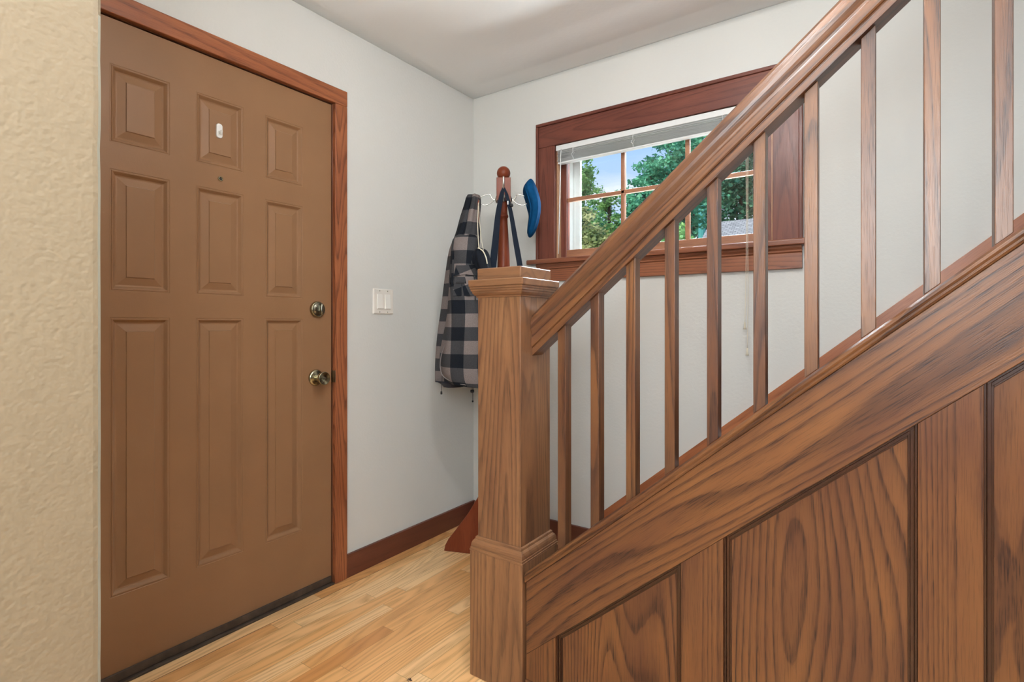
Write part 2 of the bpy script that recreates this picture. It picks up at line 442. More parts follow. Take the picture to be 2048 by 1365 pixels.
def plaid_mat(name='grey_black_buffalo_check', per=0.118, ox=0.0, oy=0.0):
    m, nt, b = new_mat(name); N = nt.nodes; L = nt.links
    t = N.new('ShaderNodeUVMap'); t.uv_map = 'cloth'
    s = N.new('ShaderNodeSeparateXYZ'); L.new(t.outputs[0], s.inputs[0])
    def band(o, off):
        a = N.new('ShaderNodeMath'); a.operation = 'ADD'; a.inputs[1].default_value = off; L.new(o, a.inputs[0])
        d = N.new('ShaderNodeMath'); d.operation = 'DIVIDE'; d.inputs[1].default_value = per; L.new(a.outputs[0], d.inputs[0])
        f = N.new('ShaderNodeMath'); f.operation = 'FRACT'; L.new(d.outputs[0], f.inputs[0])
        g = N.new('ShaderNodeMath'); g.operation = 'GREATER_THAN'; g.inputs[1].default_value = 0.5; L.new(f.outputs[0], g.inputs[0])
        return g.outputs[0]
    a = N.new('ShaderNodeMath'); a.operation = 'ADD'; L.new(band(s.outputs[0], 5+ox), a.inputs[0]); L.new(band(s.outputs[1], 5+oy), a.inputs[1])
    h = N.new('ShaderNodeMath'); h.operation = 'MULTIPLY'; h.inputs[1].default_value = 0.5; L.new(a.outputs[0], h.inputs[0])
    r = N.new('ShaderNodeValToRGB'); r.color_ramp.interpolation = 'CONSTANT'; c = r.color_ramp.elements
    c[0].color = (0.010, 0.012, 0.017, 1); c[1].position = 0.75; c[1].color = (0.185, 0.155, 0.148, 1)
    x = c.new(0.25); x.color = (0.048, 0.048, 0.052, 1)
    L.new(h.outputs[0], r.inputs[0])
    q = N.new('ShaderNodeTexNoise'); q.inputs['Scale'].default_value = 500; q.inputs['Detail'].default_value = 3
    tc = N.new('ShaderNodeTexCoord'); L.new(tc.outputs['Object'], q.inputs['Vector'])
    hs = N.new('ShaderNodeHueSaturation'); L.new(r.outputs[0], hs.inputs['Color'])
    mr = N.new('ShaderNodeMapRange'); mr.inputs[1].default_value = 0.3; mr.inputs[2].default_value = 0.7; mr.inputs[3].default_value = 0.75; mr.inputs[4].default_value = 1.25
    L.new(q.outputs[0], mr.inputs[0]); L.new(mr.outputs[0], hs.inputs['Value']); L.new(hs.outputs[0], b.inputs['Base Color'])
    b.inputs['Roughness'].default_value = 0.95; b.inputs['Specular IOR Level'].default_value = 0.15
    bp = N.new('ShaderNodeBump'); bp.inputs['Strength'].default_value = 0.5; bp.inputs['Distance'].default_value = 0.002
    L.new(q.outputs[0], bp.inputs['Height']); L.new(bp.outputs[0], b.inputs['Normal'])
    return m
M['plaid'] = plaid_mat()

def shingle_mat():
    m, nt, b = new_mat('grey_shingles'); N = nt.nodes; L = nt.links
    t = N.new('ShaderNodeTexCoord'); mpn = N.new('ShaderNodeMapping'); L.new(t.outputs['Object'], mpn.inputs[0])
    mpn.inputs['Scale'].default_value = (1, 1, 1)
    br = N.new('ShaderNodeTexBrick'); br.inputs['Scale'].default_value = 5.5
    br.inputs['Color1'].default_value = (0.20, 0.20, 0.21, 1); br.inputs['Color2'].default_value = (0.30, 0.30, 0.31, 1); br.inputs['Mortar'].default_value = (0.10, 0.10, 0.11, 1)
    br.inputs['Mortar Size'].default_value = 0.03
    L.new(mpn.outputs[0], br.inputs['Vector']); L.new(br.outputs[0], b.inputs['Base Color'])
    b.inputs['Roughness'].default_value = 0.9
    return m
M['shingle'] = shingle_mat()

# ================================================================== room shell
CEIL = 2.4545
structure(MB().box(-0.12, 5.0, -5.5, 0.12, -0.08, 0.0).build('floor', M['floor']), 'light oak strip floor running along the door wall', 'floor')

# wall with rectangular holes, plane y = const or x = const (front face is the room side)
def wall_holes(a0, a1, z0, z1, front, back, holes, plane):
    As = sorted({a0, a1}|{h[0] for h in holes}|{h[1] for h in holes})
    Zs = sorted({z0, z1}|{h[2] for h in holes}|{h[3] for h in holes})
    mb = MB()
    def P(a, z, d): return (a, d, z) if plane == 'y' else (d, a, z)
    def inh(a, z): return any(h[0] < a < h[1] and h[2] < z < h[3] for h in holes)
    for i in range(len(As)-1):
        for j in range(len(Zs)-1):
            A, B, Z, Y = As[i], As[i+1], Zs[j], Zs[j+1]
            if inh((A+B)/2, (Z+Y)/2): continue
            for d in (front, back):
                mb.add([P(A, Z, d), P(B, Z, d), P(B, Y, d), P(A, Y, d)], [(0, 1, 2, 3)])
    for h in list(holes)+[(a0, a1, z0, z1)]:
        for (p, q) in (((h[0], h[2]), (h[1], h[2])), ((h[1], h[2]), (h[1], h[3])), ((h[1], h[3]), (h[0], h[3])), ((h[0], h[3]), (h[0], h[2]))):
            mb.add([P(*p, front), P(*q, front), P(*q, back), P(*p, back)], [(0, 1, 2, 3)])
    return mb

WX0, WX1, WZ0, WZ1 = 0.516, 1.538, 1.385, 1.986
o = wall_holes(-0.12, 3.9, 0.0, 4.9, 0.0, 0.15, [(WX0, WX1, WZ0, WZ1)], 'y').build('wall_back', M['wall'])
structure(o, 'grey white plaster wall with the wood framed window', 'wall')
DY0, DY1, DZ1 = -1.865, -0.915, 2.012
o = wall_holes(-5.5, 0.0, 0.0, CEIL+0.1, 0.0, -0.15, [(DY0, DY1, 0.0, DZ1)], 'x').build('wall_left', M['wall'])
structure(o, 'grey white plaster wall holding the brown front door', 'wall')

# ceiling over hall and living room with a stairwell opening, gently uneven plaster
def ceiling():
    xs = [i*0.1-0.0 for i in range(0, 51)]; ys = [-5.5+i*0.1 for i in range(0, 50)]+[-0.5+i*0.0125 for i in range(0, 41)]
    v = []; f = []
    def ss(t):
        t = max(0.0, min(1.0, t)); return t*t*(3-2*t)
    def dz(x, y):
        # the plaster sags a little away from the window wall, in two soft steps
        d = -y; k = 0.6+0.4*min(1, max(x, 0))
        z = -0.0140*k*ss((d-0.01)/(0.10+0.02*x))-0.0080*k*ss((d-0.13-0.02*x)/0.07)+0.0070*k*ss((d-0.22-0.04*x)/0.12)
        z += 0.0025*math.sin(3*x+1)*math.sin(2*d)*min(1, d/0.4)
        return z*min(1, max(x, 0)/0.12)
    for y in ys:
        for x in xs: v.append((x, y, CEIL+dz(x, y)))
    nx = len(xs)
    for j in range(len(ys)-1):
        for i in range(nx-1):
            cx = (xs[i]+xs[i+1])/2; cy = (ys[j]+ys[j+1])/2
            if 2.0 < cx < 3.9 and cy > -1.05: continue
            f.append((j*nx+i, (j+1)*nx+i, (j+1)*nx+i+1, j*nx+i+1))
    return mesh_obj('ceiling', v, f, M['ceiling'], smooth=True)
co = ceiling(); sm = co.modifiers.new('thick', 'SOLIDIFY'); sm.thickness = 0.12; sm.offset = 1.0
structure(co, 'uneven white plaster ceiling', 'ceiling')
# check solidify direction is upward: faces wound so the normal points down
# living room and stairwell shell
structure(MB().box(-0.12, 5.0, -5.62, -5.5, 0, CEIL+0.1).build('wall_front', M['beige']), 'beige living room wall behind the photographer', 'wall')
structure(MB().box(5.0, 5.12, -5.6, 0.15, 0, CEIL+0.1).build('wall_right', M['beige']), 'beige living room wall on the right', 'wall')
structure(MB().box(3.9, 5.0, 0.0, 0.15, 0, CEIL+0.1).build('wall_back_extension', M['beige']), 'wall beyond the staircase', 'wall')
structure(MB().box(2.0, 3.9, -1.17, -1.05, CEIL+0.0, 4.9).box(3.9, 4.02, -1.17, 0.15, CEIL, 4.9).box(1.88, 2.0, -1.17, 0.0, CEIL+0.02, 4.9).build('wall_stairwell', M['wall']), 'upper stairwell wall', 'wall')
structure(MB().box(1.8, 4.1, -1.2, 0.2, 4.9, 5.0).build('ceiling_stairwell', M['ceiling']), 'upper stairwell ceiling', 'ceiling')

# partition stub on the left: beige end face, grey corner turning into the hall
def stub():
    x1, y1, y0 = 1.0, -2.0312, -2.22
    random.seed(3)
    zs = [i*CEIL/80 for i in range(81)]
    rings_ = []
    for z in zs:
        w = 0.0011*mnoise.noise(Vector((0, 0, z*9)))+0.0008*mnoise.noise(Vector((3, 0, z*30)))
        t = 0.0013*(1-z/CEIL)
        c = [(x1, y0), (x1+0.0, y1-0.010+w), (x1-0.0012, y1-0.0045+w+t*0.5), (x1-0.004, y1-0.001+w+t), (x1-0.010, y1+w*0.5+t), (0.0, y1), (0.0, y0)]
        rings_.append([(a, b, z) for a, b in c])
    mb = MB().rings(rings_)
    o = mb.build('wall_partition', [M['beige'], plain('greenish_grey_corner_paint', (0.30, 0.29, 0.23), 0.6)])
    n = 7
    for p in o.data.polygons:
        k = p.index
        if k < 80*n:
            e = k % n
            # painted line wanders over the corner
            z = zs[k//n]
            grey_from = 2 if (z < 1.50 or z > 1.55) and z < 1.62 else 3
            p.material_index = 1 if grey_from <= e <= 4 else 0
    return o
structure(stub(), 'textured beige partition wall at the left edge', 'wall')

# baseboards
structure(MB().box(0.0, 0.015, -0.8640, 0.0, 0.0, 0.098).build('baseboard_left', M['base_y'], bevel=0.002), 'dark red baseboard on the door wall', 'baseboard')
structure(MB().box(0.015, 0.785, -0.015, 0.0, 0.0, 0.096).build('baseboard_back', M['base_x'], bevel=0.002), 'dark red baseboard on the window wall', 'baseboard')

# ================================================================== front door
DF = -0.003       # room-side face of the leaf
LY0, LY1, LZ0, LZ1 = -1.840, -0.9295, 0.030, 1.990
door = empty('door_1', (0, -1.385, 0), kind='structure', label='brown nine panel front door with brass knob and deadbolt', cat='door')
def door_leaf():
    ys = sorted([LY0, -1.7003, -1.5373, -1.4585, -1.2980, -1.2172, -1.0612, LY1])
    zs = [LZ0, 0.2625, 1.0995, 1.1780, 1.5430, 1.6215, 1.8560, LZ1]
    # the leaf: flat field with nine embossed panels; upper edges at one height
    mb = MB()
    for i in range(7):
        for j in range(7):
            a, b_, z, y = ys[i], ys[i+1], zs[j], zs[j+1]
            if i % 2 == 1 and j % 2 == 1:
                prof = [(0, 0), (0.0015, -0.0012), (0.004, -0.0012), (0.0055, 0.0006), (0.008, 0.0), (0.0155, -0.0085), (0.019, -0.0098), (0.022, -0.0095), (0.0425, -0.0040), (0.0440, -0.0012), (0.046, -0.0010)]
                rs = []
                for ins, d in prof:
                    rs.append([(DF+d, a+ins, z+ins), (DF+d, b_-ins, z+ins), (DF+d, b_-ins, y-ins), (DF+d, a+ins, y-ins)])
                base = len(mb.v)
                for r in rs: mb.v += r
                for k in range(len(rs)-1):
                    for q in range(4):
                        A = base+4*k+q; B = base+4*k+(q+1) % 4
                        mb.f.append((A, B, B+4, A+4))
                e_ = base+4*(len(rs)-1)
                mb.f.append((e_, e_+1, e_+2, e_+3))
            else:
                mb.add([(DF, a, z), (DF, b_, z), (DF, b_, y), (DF, a, y)], [(0, 1, 2, 3)])
    B = DF-0.045
    mb.add([(DF, LY0, LZ0), (DF, LY1, LZ0), (DF, LY1, LZ1), (DF, LY0, LZ1), (B, LY0, LZ0), (B, LY1, LZ0), (B, LY1, LZ1), (B, LY0, LZ1)],
           [(0, 4, 5, 1), (1, 5, 6, 2), (2, 6, 7, 3), (3, 7, 4, 0), (4, 7, 6, 5)])
    me = mb.build('door_leaf', M['door'])
    bm = bmesh.new(); bm.from_mesh(me.data); bmesh.ops.remove_doubles(bm, verts=bm.verts, dist=1e-5)
    bmesh.ops.recalc_face_normals(bm, faces=bm.faces); bm.to_mesh(me.data); bm.free()
    return me
def child(parent, o, label=None):
    o.parent = parent; local(parent, o)
    if label: o['label'] = label
    return o
leaf = child(door, door_leaf())
# frame: jamb boards, casing
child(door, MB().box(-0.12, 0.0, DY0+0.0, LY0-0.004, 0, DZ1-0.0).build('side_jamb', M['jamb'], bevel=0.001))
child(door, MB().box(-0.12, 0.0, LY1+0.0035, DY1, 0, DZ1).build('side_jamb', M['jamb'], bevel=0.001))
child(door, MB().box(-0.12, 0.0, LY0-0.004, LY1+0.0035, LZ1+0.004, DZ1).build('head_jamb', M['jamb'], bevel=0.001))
child(door, MB().box(-0.13, -0.052, LY0-0.01, LY1+0.01, 0.0, LZ1+0.01).build('weatherstrip', M['black']))
child(door, MB().box(0.0, 0.020, LY1+0.0035+0.001, -0.8655, 0.002, 1.9945).build('side_casing', M['door_case_v'], bevel=0.0025))
child(door, MB().box(0.0, 0.020, -1.905, LY0-0.005, 0.002, 1.9945).build('side_casing', M['door_case_v'], bevel=0.0025))
child(door, MB().box(0.0, 0.0205, -1.905, -0.8655, 1.9950, 2.0598).build('head_casing', M['door_case_h'], bevel=0.0025))
# sweep and sill strip
sw = child(door, MB().box(DF+0.0005, DF+0.008, LY0+0.004, LY1-0.003, 0.010, 0.036).build('door_sweep', M['sweep'], bevel=0.002))
th = child(door, MB().box(-0.13, 0.016, LY0-0.003, LY1+0.003, 0.0, 0.0085).build('threshold', M['sweep'], bevel=0.002))

def sub(parent, o):
    o.parent = parent
    return o
# deadbolt
Y, Z = -0.9975, 1.1385
db = child(door, MB().lathe([(0.0, 0.0), (0.0315, 0.0), (0.0318, 0.004), (0.030, 0.010), (0.0275, 0.0125), (0.026, 0.0125), (0.022, 0.0165), (0.010, 0.0185), (0.0, 0.0185)], (DF, Y, Z), 'X', 40).build('deadbolt', M['brass_d'], smooth=True))
rim = sub(db, MB().lathe([(0.0275, 0.010), (0.0325, 0.0), (0.0330, 0.004), (0.0310, 0.011), (0.0285, 0.0135), (0.0270, 0.0125)], (DF, Y, Z), 'X', 40).build('rim', M['brass'], smooth=True))
tk = MB()
tk.rings([[(DF+0.015+h, Y+0.004+w*math.cos(a)*0.0065, Z+w*math.sin(a)*0.0255) for a in [2*PI*i/20 for i in range(20)]] for w, h in ((1, 0), (1, 0.010), (0.85, 0.0155), (0.4, 0.018))])
sub(db, tk.build('thumb_turn', M['brass_d'], smooth=True))
# knob
Y, Z = -1.0035, 0.8625
kr = child(door, MB().lathe([(0.0, 0.0), (0.0325, 0.0), (0.0330, 0.003), (0.031, 0.007), (0.026, 0.010), (0.020, 0.011), (0.0165, 0.0135), (0.0, 0.0135)], (DF, Y, Z), 'X', 40).build('door_knob', M['brass'], smooth=True))
sub(kr, MB().lathe([(0.0, 0.010), (0.0135, 0.010), (0.0130, 0.030), (0.0160, 0.036), (0.0240, 0.044), (0.0265, 0.052), (0.0265, 0.058), (0.0250, 0.0605), (0.0235, 0.0600), (0.0150, 0.0560), (0.008, 0.0545), (0.0, 0.0545)], (DF, Y, Z), 'X', 40).build('knob_handle', M['brass'], smooth=True))
tb = MB()
tb.box(DF+0.054, DF+0.060, Y-0.008, Y+0.008, Z-0.0025, Z+0.0025)
sub(kr, tb.build('lock_button', M['brass_d'], bevel=0.001))
sub(kr, MB().lathe([(0.0, 0.006), (0.004, 0.0065), (0.004, 0.0102), (0.0, 0.0104)], (DF, Y-0.0215, Z+0.002), 'X', 16).build('screw_hole', M['black']))
# strike plate on the jamb
child(door, MB().box(-0.0005, 0.0012, LY1+0.0040, LY1+0.0044, 0.835, 0.895).box(-0.045, 0.0206, LY1+0.0030, LY1+0.0046, 0.838, 0.886).build('strike_plate', M['brass_d']))
# peephole
ph = child(door, MB().lathe([(0.0, 0.0), (0.0085, 0.0), (0.0088, 0.002), (0.0072, 0.0042), (0.0058, 0.0042), (0.0050, 0.0015), (0.0, 0.0015)], (DF, -1.3790, 1.5820), 'X', 28).build('peephole', M['brass'], smooth=True))
sub(ph, MB().lathe([(0.0, 0.001), (0.0050, 0.0015), (0.0040, 0.0035), (0.0, 0.0042)], (DF, -1.3790, 1.5820), 'X', 20).build('lens', M['black'], smooth=True))

# adhesive hook on the door
hk = empty('adhesive_hook', (DF, -1.3835, 1.7461), label='small white plastic adhesive hook stuck on the upper middle door panel', cat='hook')
def rrect(cy, cz, w, h, x, n=5, r=None):
    r = r or w*0.5
    pts = []
    for (sy, sz, a0) in ((1, 1, 0), (-1, 1, 90), (-1, -1, 180), (1, -1, 270)):
        for k in range(n+1):
            a = math.radians(a0+90*k/n)
            pts.append((x, cy+sy*(w/2-r)+r*math.cos(a), cz+sz*(h/2-r)+r*math.sin(a)))
    return pts
pl = MB(); PX = -0.0008
pl.rings([rrect(0, 0, 0.021, 0.050, PX, r=0.009), rrect(0, 0, 0.021, 0.050, PX+0.004, r=0.009), rrect(0, 0, 0.018, 0.047, PX+0.0055, r=0.008)])
sub(hk, pl.build('base_plate', M['white'], smooth=False))
sub(hk, MB().tube(smooth_path([(PX+0.005, 0.0, -0.002), (PX+0.009, 0.0, -0.008), (PX+0.014, 0.0, -0.012), (PX+0.018, 0.0, -0.008), (PX+0.0185, 0.0, -0.001)]), [0.0035]*25, 8).build('hook_arm', M['white'], smooth=True))

# ================================================================== light switch
swc = (0.0, -0.6545, 1.1815)
ls = empty('light_switch', swc, label='white double rocker light switch on the wall right of the door', cat='light switch')
pw, phh = 0.118, 0.115
m_ = MB(); m_.rings([rrect(0, 0, pw, phh, 0.0, r=0.004), rrect(0, 0, pw, phh, 0.003, r=0.004), rrect(0, 0, pw-0.008, phh-0.008, 0.006, r=0.003)])
sub(ls, m_.build('wall_plate', M['plate']))
for s_ in (-1, 1):
    cy = s_*0.0230
    r_ = sub(ls, MB().add([(0.006, cy-0.0165, -0.0335), (0.006, cy+0.0165, -0.0335), (0.006, cy+0.0165, 0.0335), (0.006, cy-0.0165, 0.0335),
                           (0.0120, cy-0.0155, -0.0325), (0.0120, cy+0.0155, -0.0325), (0.0075, cy+0.0155, 0.0325), (0.0075, cy-0.0155, 0.0325)],
                          [(0, 1, 5, 4), (1, 2, 6, 5), (2, 3, 7, 6), (3, 0, 4, 7), (4, 5, 6, 7), (0, 3, 2, 1)]).build('rocker', M['rocker'], bevel=0.0008))
    for zz in (-0.048, 0.048):
        sub(ls, MB().lathe([(0.0, 0.005), (0.0028, 0.0055), (0.0022, 0.0068), (0.0, 0.007)], (0, cy, zz), 'X', 12).build('screw', M['steel'], smooth=True))

# ================================================================== window
win = empty('window_1', (1.03, 0, 1.385), kind='structure', label='six pane stained wood window above the stairs', cat='window')
IX0, IX1, IZ1 = 0.534, 1.520, 1.968
CF = -0.020
child(win, MB().box(0.432, IX0, CF, 0.0, 1.404, IZ1).build('side_casing', M['win_v'], bevel=0.002))
child(win, MB().box(IX1, 1.622, CF, 0.0, 1.404, IZ1).build('side_casing', M['win_v'], bevel=0.002))
child(win, MB().box(0.432, 1.622, CF, 0.0, IZ1+0.0008, 2.078).build('head_casing', M['win_h'], bevel=0.002))
bb = MB().box(0.4285, 0.4435, -0.029, 0.0, 1.404, 2.074).box(1.611, 1.6255, -0.029, 0.0, 1.404, 2.074)
child(win, bb.build('backband', M['win_v'], bevel=0.003))
child(win, MB().box(0.4285, 1.6255, -0.029, 0.0, 2.0742, 2.0895).build('backband', M['win_h'], bevel=0.003))
# jamb liner + stops
child(win, MB().box(WX0, IX0-0.002, 0.0, 0.095, 1.385, 1.984).build('jamb_liner', M['win_v'], bevel=0.001))
child(win, MB().box(IX1+0.002, WX1, 0.0, 0.095, 1.385, 1.984).build('jamb_liner', M['win_v'], bevel=0.001))
child(win, MB().box(WX0, WX1, 0.0, 0.095, IZ1+0.002, 1.986).build('head_liner', M['win_h'], bevel=0.001))
st_ = MB().box(IX0-0.002, IX0+0.008, 0.004, 0.036, 1.404, IZ1).box(IX1-0.008, IX1+0.002, 0.004, 0.036, 1.404, IZ1)
child(win, st_.build('sash_stop', M['stop'], bevel=0.002))
# stool and apron
stp = MB(); stp.sweep_x([(-0.052, 0.004), (-0.050, 0.0), (0.06, 0.0), (0.06, 0.024), (-0.048, 0.024), (-0.052, 0.020)], 0.387, 1.664, 0.0, 1.3795)
child(win, stp.build('stool', M['stool'], bevel=0.002))
ap = MB().sweep_x([(-0.018, 0.0), (0.0, 0.0), (0.0, 0.087), (-0.034, 0.087), (-0.032, 0.078), (-0.025, 0.070), (-0.024, 0.064), (-0.018, 0.060)], 0.432, 1.622, 0.0, 1.2925)
child(win, ap.build('apron', M['stool'], bevel=0.001))
# sash
SF, SB = 0.038, 0.074
GX0, GX1, GZ0, GZ1 = 0.570, 1.478, 1.450, 1.950
sash = child(win, MB().box(IX0-0.001, GX0, SF, SB, 1.404, 1.967).box(GX1, IX1+0.001, SF, SB, 1.404, 1.967).build('sash', M['win_v'], bevel=0.0025))
sub(sash, MB().box(GX0, GX1, SF, SB, 1.404, GZ0).box(GX0, GX1, SF, SB, GZ1, 1.967).build('sash_rail', M['sash'], bevel=0.0025))
for xm in (0.8680, 1.1700):
    sub(sash, MB().box(xm-0.0095, xm+0.0095, SF+0.006, SB-0.008, GZ0, GZ1).build('muntin', M['sash'], bevel=0.003))
sub(sash, MB().box(GX0, GX1, SF+0.006, SB-0.008, 1.6935, 1.7115).build('muntin', M['sash'], bevel=0.003))
sub(sash, MB().box(GX0, GX1, 0.0555, 0.0575, GZ0, GZ1).build('glass', M['glass']))
# white exterior storm frame
sf = MB().box(WX0, 0.556, 0.096, 0.150, 1.39, 1.984).box(0.556, 0.598, 0.132, 0.150, 1.43, 1.984).box(1.492, WX1, 0.096, 0.150, 1.39, 1.984).box(1.452, 1.492, 0.132, 0.150, 1.43, 1.984)
sf.box(0.556, 1.492, 0.132, 0.150, 1.945, 1.984).box(WX0, WX1, 0.096, 0.165, 1.386, 1.43)
child(win, sf.build('storm_frame', plain('white_storm_frame', (0.50, 0.51, 0.50), 0.5), bevel=0.003), 'white exterior storm frame')

# ---------------- mini blind
bl = empty('window_blind', (1.03, 0.012, 1.93), label='raised white mini blind bunched at the top of the window', cat='blind')
def lc(o): o.parent = bl; local(bl, o); return o
lc(MB().box(0.5375, 1.5165, -0.012, 0.014, 1.9405, 1.9665).build('headrail', M['blind'], bevel=0.002))
sk = MB(); random.seed(5)
for i in range(17):
    z = 1.9365-i*0.0030; dx = random.uniform(-0.002, 0.002); dy = random.uniform(-0.0012, 0.0012); tl = random.uniform(-0.0012, 0.0012)
    x0, x1 = 0.545+dx, 1.510+dx
    pr_ = [(-0.011+dy, -0.0004), (0.001+dy, 0.0014), (0.013+dy, -0.0004), (0.013+dy, 0.0002), (0.001+dy, 0.0022), (-0.011+dy, 0.0002)]
    if i in (2, 4): z += 0.0022
    sk.sweep_x([(a, b) for a, b in pr_], x0, x1, tl*0.6, z-tl*0.6*1.03)
lc(sk.build('slat_stack', M['blind']))
lc(MB().sweep_x([(-0.012, 0.002), (-0.010, 0.0), (0.012, 0.0), (0.014, 0.002), (0.014, 0.008), (-0.012, 0.008)], 0.549, 1.508, 0.006, 1.8765-0.006*1.03).build('bottom_rail', M['blind'], bevel=0.001))
for xk in (0.632, 0.94, 1.33):
    cc = MB()
    for dy in (-0.0135,):
        cc.tube(smooth_path([(xk, dy, 1.945), (xk+0.003, dy-0.002, 1.92), (xk-0.004, dy-0.004, 1.905), (xk+0.005, dy-0.004, 1.895), (xk, dy, 1.880)]), 0.0010, 6)
        cc.tube(smooth_path([(xk+0.01, dy, 1.943), (xk+0.004, dy-0.004, 1.925), (xk+0.012, dy-0.005, 1.912), (xk+0.003, dy-0.003, 1.90), (xk+0.008, dy, 1.881)]), 0.0008, 6)
    lc(cc.build('ladder_cord', M['blind'], smooth=True))
lc(MB().tube([(0.572, -0.018, 1.944), (0.571, -0.022, 1.90), (0.566, -0.026, 1.60), (0.562, -0.028, 1.425)], 0.0024, 8).build('tilt_wand', M['blind'], smooth=True))
pc = MB()
XC = 1.4345
pc.tube(smooth_path([(XC-0.004, -0.014, 1.945), (XC-0.004, -0.050, 1.80), (XC-0.002, -0.058, 1.45), (XC-0.004, -0.058, 1.25), (XC-0.008, -0.056, 1.085)]), 0.0011, 6)
pc.tube(smooth_path([(XC+0.004, -0.014, 1.945), (XC+0.003, -0.050, 1.80), (XC+0.003, -0.058, 1.45), (XC+0.004, -0.058, 1.20), (XC+0.001, -0.056, 0.985)]), 0.0011, 6)
pco = lc(pc.build('pull_cord', M['cord'], smooth=True))
for (x_, z_) in ((XC-0.008, 1.058), (XC+0.001, 0.955)):
    sub(pco, MB().lathe([(0.0015, 0.030), (0.0030, 0.026), (0.0035, 0.010), (0.0065, 0.0), (0.0, 0.0)], (x_, -0.056, z_), 'Z', 10).build('tassel', M['cord'], smooth=True))

# ================================================================== staircase
stair = empty('staircase', (1.0, -0.95, 0), label='brown stained oak staircase rising to the right with newel post and square balusters', cat='staircase')
def part(name_obj, label=None):
    return child(stair, name_obj, label)
NX0, NX1, NY0, NY1 = 0.8510, 1.0100, -1.0220, -0.8550
def ringbox(o_, z): return [(NX0-o_, NY0-o_, z), (NX1+o_, NY0-o_, z), (NX1+o_, NY1+o_, z), (NX0-o_, NY1+o_, z)]
newel = part(MB().rings([ringbox(0, 0.37), ringbox(0, 1.19)]).build('newel_post', M['newel'], bevel=0.002))
sub(newel, MB().rings([ringbox(0.018, 0.0), ringbox(0.018, 0.3835)]).build('newel_base', M['newel'], bevel=0.003))
sub(newel, MB().rings([ringbox(0.0185, 0.3838), ringbox(0.0185, 0.3880), ringbox(0.0165, 0.3882), ringbox(0.0165, 0.3945), ringbox(0.0150, 0.3950), ringbox(0.0150, 0.400), ringbox(0.0140, 0.406), ringbox(0.0115, 0.412), ringbox(0.0075, 0.4165), ringbox(0.0060, 0.4170), ringbox(0.0050, 0.4240), ringbox(0.002, 0.4260)]).build('base_moulding', M['newel_cap'], bevel=0.0006))
sub(newel, MB().rings([ringbox(0.0005, 1.1600), ringbox(0.0030, 1.1605), ringbox(0.0040, 1.1650), ringbox(0.0060, 1.1660), ringbox(0.0085, 1.1680), ringbox(0.0125, 1.1735), ringbox(0.0135, 1.1790), ringbox(0.0160, 1.1800), ringbox(0.0165, 1.1860), ringbox(0.0185, 1.1870), ringbox(0.0185, 1.1925)]).build('cap_moulding', M['newel_cap'], bevel=0.0006))
sub(newel, MB().rings([ringbox(0.0215, 1.1925), ringbox(0.0230, 1.2145)]).build('cap_plate', M['newel_cap'], bevel=0.004, seg=3))
sub(newel, MB().rings([ringbox(0.002, 1.2145), ringbox(0.002, 1.2497)]).build('cap_block', M['newel_cap'], bevel=0.004, seg=3))

XE = 3.34           # upper end of the flight
# closed string
zl0 = 0.5916-SL*1.5804          # lower edge line at x=0
zu0 = 0.7817-SL*1.56            # top of face
def zl(x): return zl0+SL*x
def zu(x): return zu0+SL*x
part(MB().prism_xz([(1.0345, zl(1.0345)), (XE, zl(XE)), (XE, zu(XE)), (1.0345, zu(1.0345))], -1.0300, -0.9900).build('stringer', M['stringer'], bevel=0.0015))
part(MB().sweep_x([(-1.0335, 0.0), (-0.895, 0.0), (-0.895, 0.0280), (-1.0290, 0.0280), (-1.0365, 0.0230), (-1.0385, 0.0170), (-1.0360, 0.0115), (-1.0345, 0.0105), (-1.0365, 0.0060)], 1.0325, XE, SL, zu0+0.0003).build('stringer_cap', M['stringer'], bevel=0.0008))
part(MB().prism_xz([(1.0345, 0.02), (XE, 0.02+SL*(XE-1.0345)), (XE, zu(XE)), (1.0345, zu(1.0345))], -0.955, -0.900).build('inner_stringer', M['stringer']))
